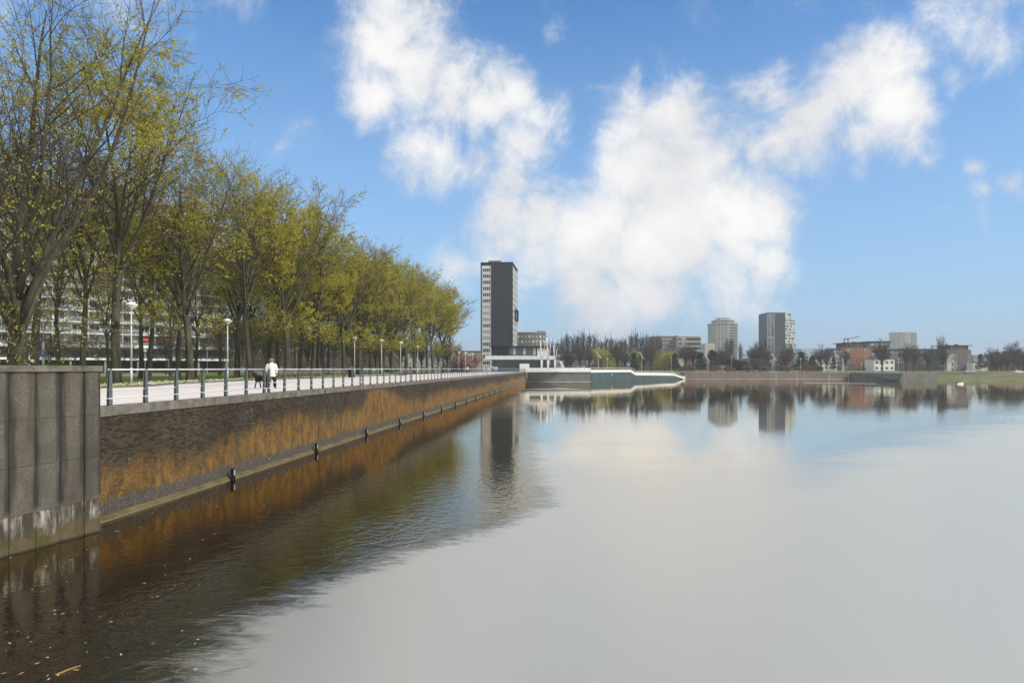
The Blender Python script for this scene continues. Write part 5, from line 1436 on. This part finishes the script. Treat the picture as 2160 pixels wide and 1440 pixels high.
# parked cars
def car(paint, label, group, px, d, rz):
    o = thing('parked_car', label, 'car', (WX(px, d), d, QZ), rz, group)
    q = MB()
    low = [(-2.1, .28), (2.1, .28), (2.14, .55), (2.02, .78), (1.25, .92), (-1.9, .95), (-2.12, .75)]
    bm = bmesh.new(); i = 0
    q.yprism(low, -.84, .84)
    cab0 = [(-1.85, .93), (1.15, .93), (.45, 1.42), (-1.45, 1.42)]
    n = len(q.v)
    q.v += [(x, -.80, z) if z < 1 else (x, -.62, z) for x, z in cab0] + [(x, .80, z) if z < 1 else (x, .62, z) for x, z in cab0]
    q.f += [(n, n + 1, n + 2, n + 3), (n + 7, n + 6, n + 5, n + 4), (n + 1, n + 5, n + 6, n + 2), (n + 2, n + 6, n + 7, n + 3), (n + 3, n + 7, n + 4, n)]; q.m += [0] * 5
    b = q.build('body', paint, o); md = b.modifiers.new('bevel', 'BEVEL'); md.width = .07; md.segments = 2; md.limit_method = 'ANGLE'
    for sy in (-1, 1):
        for xs in ((-1.35, -.40), (-.30, .72)):
            g_ = MB(); yb, yt = sy * .805, sy * .655
            a = [(xs[0] - (.18 if xs[0] < -1 else 0), yb, .98), (xs[1] + (.12 if xs[1] > 0 else 0), yb, .98), (xs[1] - (.30 if xs[1] > 0 else 0), yt, 1.36), (xs[0], yt, 1.36)]
            g_.face(a if sy < 0 else a[::-1]); g_.build('side_window', M['glass'], o)
    g_ = MB(); g_.face([(1.14, -.70, .97), (1.14, .70, .97), (.52, .56, 1.385), (.52, -.56, 1.385)]); g_.build('windscreen', M['glass'], o)
    g_ = MB(); g_.face([(-1.87, .70, .99), (-1.87, -.70, .99), (-1.51, -.55, 1.38), (-1.51, .55, 1.38)]); g_.build('rear_window', M['glass'], o)
    for x in (-1.3, 1.3):
        for sy in (-1, 1):
            wq = MB(); wq.tube([(x, sy * .70, .32), (x, sy * .88, .32)], .32, 14); w_ = wq.build('wheel', M['black'], o, True)
            hq = MB(); hq.tube([(x, sy * .881, .32), (x, sy * .895, .32)], .19, 10); hq.build('rim', M['metal'], w_)
    for sy in (-1, 1):
        hq = MB(); hq.box(2.08, 2.16, sy * .62 - .16, sy * .62 + .16, .58, .72); hq.build('headlight', M['lamp_white'], o)
        hq = MB(); hq.box(-2.15, -2.07, sy * .66 - .12, sy * .66 + .12, .62, .80); hq.build('tail_light', M['red'], o)
    return o
pw1 = mat('car_white', (.7, .7, .7), .25, .03, 1, spec=.6); pdk = mat('car_dark', (.03, .035, .045), .25, .1, 1, spec=.6); psl = mat('car_silver', (.38, .40, .42), .3, .05, 1, metal=.4, spec=.6); prd = mat('car_red', (.35, .03, .02), .3, .05, 1, spec=.6)
for i, (px, d, p_, lab, rz) in enumerate([(508, 150, psl, 'silver car parked left of the walker behind the lawn', 25), (597, 118, pw1, 'white car parked just right of the walker', 20), (628, 122, pdk, 'dark car parked between the elm trunks', 20), (668, 130, pw1, 'white car parked beyond the benches', 15), (536, 160, pdk, 'black car parked left of the walker behind the trunks', 20),
                                          (712, 150, psl, 'silver car parked behind the litter bin', 15), (782, 165, pw1, 'white car parked behind the third elm group', 15), (820, 172, pdk, 'dark car parked far behind the lamps', 10)]):
    car(p_, lab, 'cars parked behind the lawn', px, d, R(rz))
# arched bicycle shelters near the tower
hm = MB()
pts = [(-1.1, 0, 0), (-1.15, 0, 1.2), (-.8, 0, 1.9), (0, 0, 2.15), (.9, 0, 1.8), (1.5, 0, 1.0)]
hoop_me = None
h_ = MB(); h_.tube(pts, .05, 6); hoop_me = h_.mesh('hoop', M['metal'], True)
rf = MB()
for (x0, _, z0_), (x1, _, z1_) in zip(pts[1:-1], pts[2:]): rf.face([(x0, 0, z0_ + .06), (x1, 0, z1_ + .06), (x1, 2.4, z1_ + .06), (x0, 2.4, z0_ + .06)])
rf_me = rf.mesh('roof_panel', mat('smoked_shelter_panel', (.22, .24, .24), .3, .15, 1, spec=.5))
for i in range(9):
    px = 958 + i * 9.2; d = 206 + i * 1.2
    o = thing('bicycle_shelter', ORD[i] + ' curved grey shelter hoop from the left, in the row before the tower', 'shelter', (WX(px, d), d, QZ), R(-8), 'curved shelters before the tower')
    inst('hoop', hoop_me, o); inst('hoop', hoop_me, o, (0, 2.4, 0)); inst('roof_panel', rf_me, o)
o = thing('info_panel', 'lilac and white information panel standing at the end of the promenade', 'sign', (WX(1046, 222), 222, QZ)); 
q = MB(); q.box(-.55, .35, 0, .08, .5, 1.75); q.build('panel', M['panel_blue'], o); q = MB(); q.box(.352, .5, 0, .08, .5, 1.75); q.build('white_edge', M['white'], o); q = MB(); q.box(-.5, -.42, .01, .07, 0, .5); q.box(.4, .48, .01, .07, 0, .5); q.build('leg', M['metal'], o)
# far lamps with tilted arms
for i, (px, d, top) in enumerate([(1262, 270, 750), (1353.5, 286, 752), (1491.5, 287, 757), (1632.5, 288, 755), (1764, 288, 750), (2014, 290, 767)]):
    g0 = 2.9 if px > 1300 else QZ
    s = d / F; zt = WZ(top, d) - g0
    o = thing('tilted_lamp', ORD[i] + ' white street lamp with slanting arm from the left on the far shore', 'street lamp', (WX(px, d), d, g0), 0, 'slanting-arm lamps on the far shore')
    q = MB(); q.tube([(0, 0, 0), (0, 0, zt)], [.10, .07], 6); q.build('pole', M['offwhite'], o)
    q = MB(); q.tube([(-5 * s, 0, zt + 10 * s), (4 * s, 0, zt - 4 * s)], .085, 6); q.build('arm', M['white'], o)
    q = MB(); q.box(3.8 * s, 6.5 * s, -.15, .15, zt - 4.6 * s, zt - 4 * s); q.build('lamp_head', M['white'], o)
for i, (px, d, top) in enumerate([(1281, 272, 757), (1416, 292, 755), (1495, 286.6, 766), (1543, 300, 752), (1628, 286.6, 766), (1689, 290, 757), (1828, 286.6, 770), (1817, 300, 768), (1895, 300, 757), (2040, 300, 770)]):
    g0 = 2.5 if d < 288 else 2.9
    o = thing('far_lamp', ORD[i] + ' small straight lamp post from the left on the far shore', 'street lamp', (WX(px, d), d, g0), 0, 'small straight lamps on the far shore')
    zt = WZ(top, d) - g0; q = MB(); q.tube([(0, 0, 0), (0, 0, zt)], .06, 6); q.build('pole', M['offwhite'], o)
    q = MB(); q.lathe([(.08, zt), (.26, zt + .12), (.24, zt + .3), (.05, zt + .38)], 10); q.build('lamp_shade', M['white'], o)
# far parked cars on the right and a white van
car(pw1, 'white car parked at the right picture edge above the reeds', None, 2148, 288, R(8)).location.z = 2.4
car(psl, 'silver car parked below the second brick flats', None, 2044, 290, 0).location.z = 2.5
# boat
d = EYE * F / 33.0
o = thing('small_boat', 'small white boat with dark motor floating before the grassy bank', 'boat', (WX(2025, d), d, 0), R(4))
q = MB(); n = 9; P = []
for k in range(n):
    u = k / (n - 1); w_ = .42 * math.sin(math.pi * (.18 + .82 * (1 - u))) ** .6 * (1 if u < .95 else .2) + .02; P.append((-1.0 + 2.0 * u, w_, .42 + .12 * u * u))
for k, (x, w_, z) in enumerate(P): q.v += [(x, -w_, z), (x * .94, -w_ * .6, -.08), (x * .94, w_ * .6, -.08), (x, w_, z)]
for k in range(n - 1):
    for j in range(3): q.f.append((k * 4 + j, k * 4 + j + 1, k * 4 + 5 + j, k * 4 + 4 + j)); q.m.append(0)
    q.f.append((k * 4 + 3, k * 4, k * 4 + 4, k * 4 + 7)); q.m.append(0)
q.f.append((0, 3, 2, 1)); q.m.append(0)
q.build('hull', M['white'], o)
part('motor', M['black'], o, -1.15, -.9, -.12, .12, .2, .75); part('canopy', M['metal_dark'], o, -.55, .0, -.28, .28, .48, .78)
# coot by the wall
d = EYE * F / (856 - HOR)
o = thing('water_bird', 'small dark waterbird swimming close to the brick wall', 'bird', (WX(954.5, d), d, 0), .4)
q = MB(); q.lathe([(.01, -.2), (.08, -.15), (.11, -.03), (.10, .08), (.05, .17), (.01, .22)], 10); q.v = [(z, y, x * .8 + .04) for x, y, z in q.v]; q.build('body', M['black'], o, True)
q = MB(); q.tube([(-.13, 0, .07), (-.17, 0, .17), (-.16, 0, .21), (-.20, 0, .22)], [.045, .03, .035, .015], 8); q.build('head', M['black'], o, True)
q = MB(); q.tube([(-.20, 0, .22), (-.245, 0, .21)], [.012, .003], 6); q.build('beak', M['white'], o)
# four more floating dots far out
fb = MB()

# ------------------------------------------------------------------ people and dog
def skin(name, verts, edges, radii, m_, parent, lvl=2, root=0):
    me = bpy.data.meshes.new(name); me.from_pydata(verts, edges, []); o = bpy.data.objects.new(name, me); col.objects.link(o); o.parent = parent
    md = o.modifiers.new('skin', 'SKIN')
    if not me.skin_vertices: bpy.context.view_layer.update()
    for i, r_ in enumerate(radii):
        v = me.skin_vertices[0].data[i]; v.radius = (r_, r_) if not isinstance(r_, tuple) else r_; v.use_root = (i == root)
    md.use_smooth_shade = True
    sb = o.modifiers.new('sub', 'SUBSURF'); sb.levels = lvl; sb.render_levels = lvl
    me.materials.append(m_); return o
M['skin'] = mat('skin', (.55, .33, .24), .55, .06, 8)
M['coat'] = mat('white_coat', (.72, .70, .66), .85, .08, 6, .006, 14)
M['trousers'] = mat('black_trousers', (.02, .02, .025), .85, .2, 8)
M['hair'] = mat('grey_hair', (.20, .16, .12), .8, .4, 25)
M['blond'] = mat('blond_hair', (.55, .42, .22), .8, .3, 25)
M['fur'] = mat('dark_fur', (.02, .014, .010), .9, .6, 8, .01, 40, color2=(.05, .032, .02))
def person(name_label, loc, rz, top_m, leg_m, hair_m, coat_len=.78, stride=.22, seated=False, hgt=1.70):
    o = thing('person', name_label, 'person', loc, rz)
    s = hgt / 1.70
    V, E, Rr = [], [], []
    def add(p, r_, frm=None):
        V.append(tuple(c * s for c in p)); Rr.append(r_ * s if not isinstance(r_, tuple) else (r_[0] * s, r_[1] * s))
        if frm is not None: E.append((frm, len(V) - 1))
        return len(V) - 1
    pel = add((0, 0, .92), (.15, .12)); ch = add((0, .0, 1.15), (.135, .11), pel); c2 = add((0, -.01, 1.36), (.16, .11), ch); nk = add((0, 0, 1.46), .055, c2); hd0 = add((0, .02, 1.54), .075, nk); hd = add((0, .02, 1.63), (.085, .095), hd0)
    for sx in (-1, 1):
        hip = add((sx * .09, 0, .86), .095, pel)
        if seated:
            kn = add((sx * .10, .42, .80 - .36), .065, add((sx * .10, .2, .80 - .34), .08, hip)); an = add((sx * .10, .44, .08), .042, kn)
        else:
            kn = add((sx * .095, sx * stride * .55 + .02, .48), .062, hip); an = add((sx * .09, sx * stride - .03, .09), .042, kn)
        add((sx * .10, (sx * stride if not seated else .44) + .14, .035), .036, an)
        shd = add((sx * .17, 0, 1.38), .062, c2)
        el = add((sx * .235, -.05 + sx * .04, 1.10), .045, shd); wr = add((sx * .23, .09 - sx * .04, .89), .030, el); pa = add((sx * .23, .11 - sx * .04, .83), (.035, .018), wr)
        for f in range(4): add((sx * .23 + (f - 1.5) * .004, .10 - sx * .04 + (f - 1.5) * .021, .745 + abs(f - 1.4) * .008), .008, pa)
        add((sx * .20, .155 - sx * .04, .80), .009, wr)
    skin('body', V, E, Rr, M['skin'], o)
    # trousers follow the legs
    q = MB()
    def lt(sx):
        return [(sx * .09 * s, 0, .90 * s), (sx * .095 * s, (sx * stride * .3) * s, .66 * s), (sx * .095 * s, (sx * stride * .55 + .02) * s, .48 * s), (sx * .09 * s, (sx * stride - .03) * s, .10 * s)]
    for sx in (-1, 1): q.tube(lt(sx), [.12 * s, .105 * s, .085 * s, .07 * s], 12)
    q.build('trousers', leg_m, o, True)
    q = MB()
    for sx in (-1, 1):
        y0 = (sx * stride - .03) * s; q.lathe([(.045, 0), (.05, .03), (.04, .08), (.03, .10)], 10, (sx * .09 * s, 0, 0)); 
        for k in range(len(q.v) - 40, len(q.v)): v = q.v[k]; q.v[k] = (v[0], y0 + .06 + v[1] * 2.7, v[2] + .0)
    q.build('shoes', M['black'], o, True)
    # coat: torso shell with folds, sleeves joined by overlap
    q = MB(); n = 20; lev = [(coat_len - .02, .205, .165), (coat_len + .1, .21, .165), (1.02, .20, .155), (1.2, .205, .155), (1.34, .215, .145), (1.42, .17, .12), (1.47, .085, .085), (1.52, .08, .08)]
    for z, rx, ry in lev:
        for j in range(n):
            a = 2 * math.pi * j / n; w_ = 1 + .05 * math.sin(3 * a + z * 5) * (z < 1.1); q.v.append((math.cos(a) * rx * w_ * s, math.sin(a) * ry * w_ * s, z * s))
    for k in range(len(lev) - 1):
        for j in range(n): q.f.append((k * n + j, k * n + (j + 1) % n, (k + 1) * n + (j + 1) % n, (k + 1) * n + j)); q.m.append(0)
    for sx in (-1, 1): q.tube([(sx * .13 * s, 0, 1.40 * s), (sx * .19 * s, -.01 * s, 1.34 * s), (sx * .245 * s, (-.05 + sx * .04) * s, 1.10 * s), (sx * .235 * s, (.08 - sx * .04) * s, .90 * s)], [.09 * s, .085 * s, .07 * s, .052 * s], 12)
    q.build('coat', top_m, o, True)
    q = MB(); q.lathe([(.05, -.10), (.100, -.07), (.115, 0), (.105, .06), (.06, .10), (.01, .115)], 16); q.v = [(x * s, (y * 1.1 - .02 + .02) * s - .012, (z + 1.645) * s) for x, y, z in q.v]
    q.build('hair', hair_m, o, True)
    for sx in (-1, 1):
        q = MB(); q.lathe([(.002, -.02), (.016, 0), (.002, .02)], 8, (0, 0, 0)); q.v = [((v[0] * .5 + sx * .098) * s, (v[1] + .02) * s, (v[2] * 1.4 + 1.61) * s) for v in q.v]; q.build('ear', M['skin'], o, True)
        q = MB(); q.lathe([(.002, -.008), (.010, 0), (.002, .008)], 8, (sx * .035 * s, .112 * s, 1.63 * s)); q.build('eye', M['black'], o, True)
    q = MB(); q.tube([(0, .10 * s, 1.63 * s), (0, .135 * s, 1.595 * s), (0, .105 * s, 1.58 * s)], [.010, .015, .008], 8); q.build('nose', M['skin'], o, True)
    q = MB(); q.tube([(-.025 * s, .108 * s, 1.555 * s), (.025 * s, .108 * s, 1.555 * s)], .006, 6); q.build('mouth', M['red'], o)
    return o
pr = person('walker in a white coat and black trousers seen from behind with a dog', (WX(573, 39), 39.0, QZ), R(-6), M['coat'], M['trousers'], M['hair'], .72, .20, hgt=1.68)
pr.scale = (1.18, 1.15, 1.0)
q = MB(); q.tube([(0, 0, 0), (-.10, .02, -.18), (-.12, .04, -.34)], [.07, .11, .09], 10)
o = tag(q.build('shoulder_bag', M['black'], None, True, loc=(WX(573, 39) - .27, 39.08, QZ + 1.22)), 'black bag hanging at the left side of the walker', 'bag')
person('distant stroller in a white top on the promenade before the shelters', (WX(986, 172), 172.0, QZ), R(170), M['coat'], M['trousers'], M['hair'], .85, .18)
person('distant stroller in black sitting area under the elms', (WX(933, 150), 150.0, QZ), R(160), M['trousers'], M['trousers'], M['hair'], .85, .15)
p2 = person('blond person in a black top behind the concrete wall', (WX(68, 45), 45.0, QZ), R(-60), M['trousers'], M['trousers'], M['blond'], .85, .12)
q = MB(); q.lathe([(.16, 0), (.2, .15), (.17, .4), (.06, .48)], 12); o = q.build('blue_bag', mat('pale_blue_bag', (.25, .38, .62), .7, .1, 8), None, True, loc=(WX(61, 45), 45, QZ + .98)); tag(o, 'pale blue bag beside the blond person behind the concrete wall', 'bag')
st_ = MB(); st_.box(-.5, .5, -.3, .3, 0, .98); tag(st_.build('plinth', M['kerb'], loc=(WX(60, 45.2), 45.2, QZ - .02)), 'low dark plinth hidden behind the concrete wall', 'plinth')
hd_ = MB(); 
rh = random.Random(3)
for _ in range(2600):
    x, y, z = rh.uniform(-5.5, 2.4), rh.uniform(-.6, .6), rh.uniform(0, 1.45); i = len(hd_.v); a = rh.random() * 6.28
    hd_.v += [(x, y, z), (x + math.cos(a) * .09, y + math.sin(a) * .09, z + rh.uniform(-.05, .05)), (x + rh.uniform(-.05, .05), y, z + .09)]; hd_.f.append((i, i + 1, i + 2)); hd_.m.append(0)
tag(hd_.build('hedge', M['leaf_grass'], loc=(WX(82, 50), 50, QZ - .03)), 'low green hedge just above the concrete wall', 'hedge')
# dog
dg = thing('dog', 'large shaggy dark brown dog walking beside the person in white', 'dog', (WX(552, 39.6), 39.6, QZ), R(68))
V, E, Rr = [], [], []
def add(p, r_, frm=None):
    V.append(p); Rr.append(r_)
    if frm is not None: E.append((frm, len(V) - 1))
    return len(V) - 1
pel = add((0, -.30, .58), (.14, .15)); mid = add((0, -.02, .57), (.13, .15), pel); cht = add((0, .25, .58), (.15, .19), mid); nk = add((0, .42, .72), .11, cht); hd = add((0, .52, .82), .095, nk); mz = add((0, .68, .78), .05, hd); add((0, .74, .77), .035, mz)
for sx in (-1, 1):
    k1 = add((sx * .11, -.24, .40), .075, pel); hk = add((sx * .11, -.42 + sx * .05, .24), .038, k1); an = add((sx * .11, -.36 + sx * .06, .05), .034, hk); add((sx * .11, -.29 + sx * .06, .03), .034, an)
    sh_ = add((sx * .12, .28, .42), .065, cht); kk_ = add((sx * .11, .28 - sx * .07, .22), .042, sh_); pa_ = add((sx * .11, .27 - sx * .12, .05), .036, kk_); add((sx * .11, .33 - sx * .12, .03), .034, pa_)
    add((sx * .09, .47, .90), .03, hd)
t1 = add((0, -.46, .62), .05, pel); t2 = add((0, -.62, .52), .04, t1); add((0, -.70, .36), .02, t2)
skin('body', V, E, Rr, M['fur'], dg, 2)
# lead from hand to dog
q = MB(); a = Vector((WX(573, 39) - .26, 39.1, QZ + .82)); b = dg.matrix_basis @ Vector((0, .42, .80)); q.tube([a, a.lerp(b, .5) + Vector((0, 0, -.08)), b], .008, 5)
tag(q.build('dog_lead', M['black']), 'thin dark lead between the walker and the dog', 'lead')
# thin bright lines far out on the water drawn as flat pale foam
fo = MB(); fo.face([wpt(1697, 807.4), wpt(1850, 809.5), wpt(1850, 808.9), wpt(1697, 806.8)]); fo.face([wpt(1090, 821), wpt(1185, 818.6), wpt(1240, 822), wpt(1180, 820)])  # two flat pale slivers lying on the water
tag(fo.build('pale_line', M['offwhite']), 'thin pale foam lying on the far water', 'streaks', kind='stuff')

# ------------------------------------------------------------------ the air
hz = MB(); hz.box(-2500, 2700, -450, 2500, -3.0, 78.0)
hm_ = bpy.data.materials.new('haze'); hm_.use_nodes = True
hn, hl = hm_.node_tree.nodes, hm_.node_tree.links; hn.clear()
ho = hn.new('ShaderNodeOutputMaterial'); hv_ = hn.new('ShaderNodeVolumePrincipled')
hv_.inputs['Color'].default_value = (0.86, 0.90, 0.95, 1); hv_.inputs['Density'].default_value = 0.00035; hv_.inputs['Anisotropy'].default_value = 0.2
hl.new(hv_.outputs[0], ho.inputs['Volume'])
tag(hz.build('haze', hm_), kind='stuff')
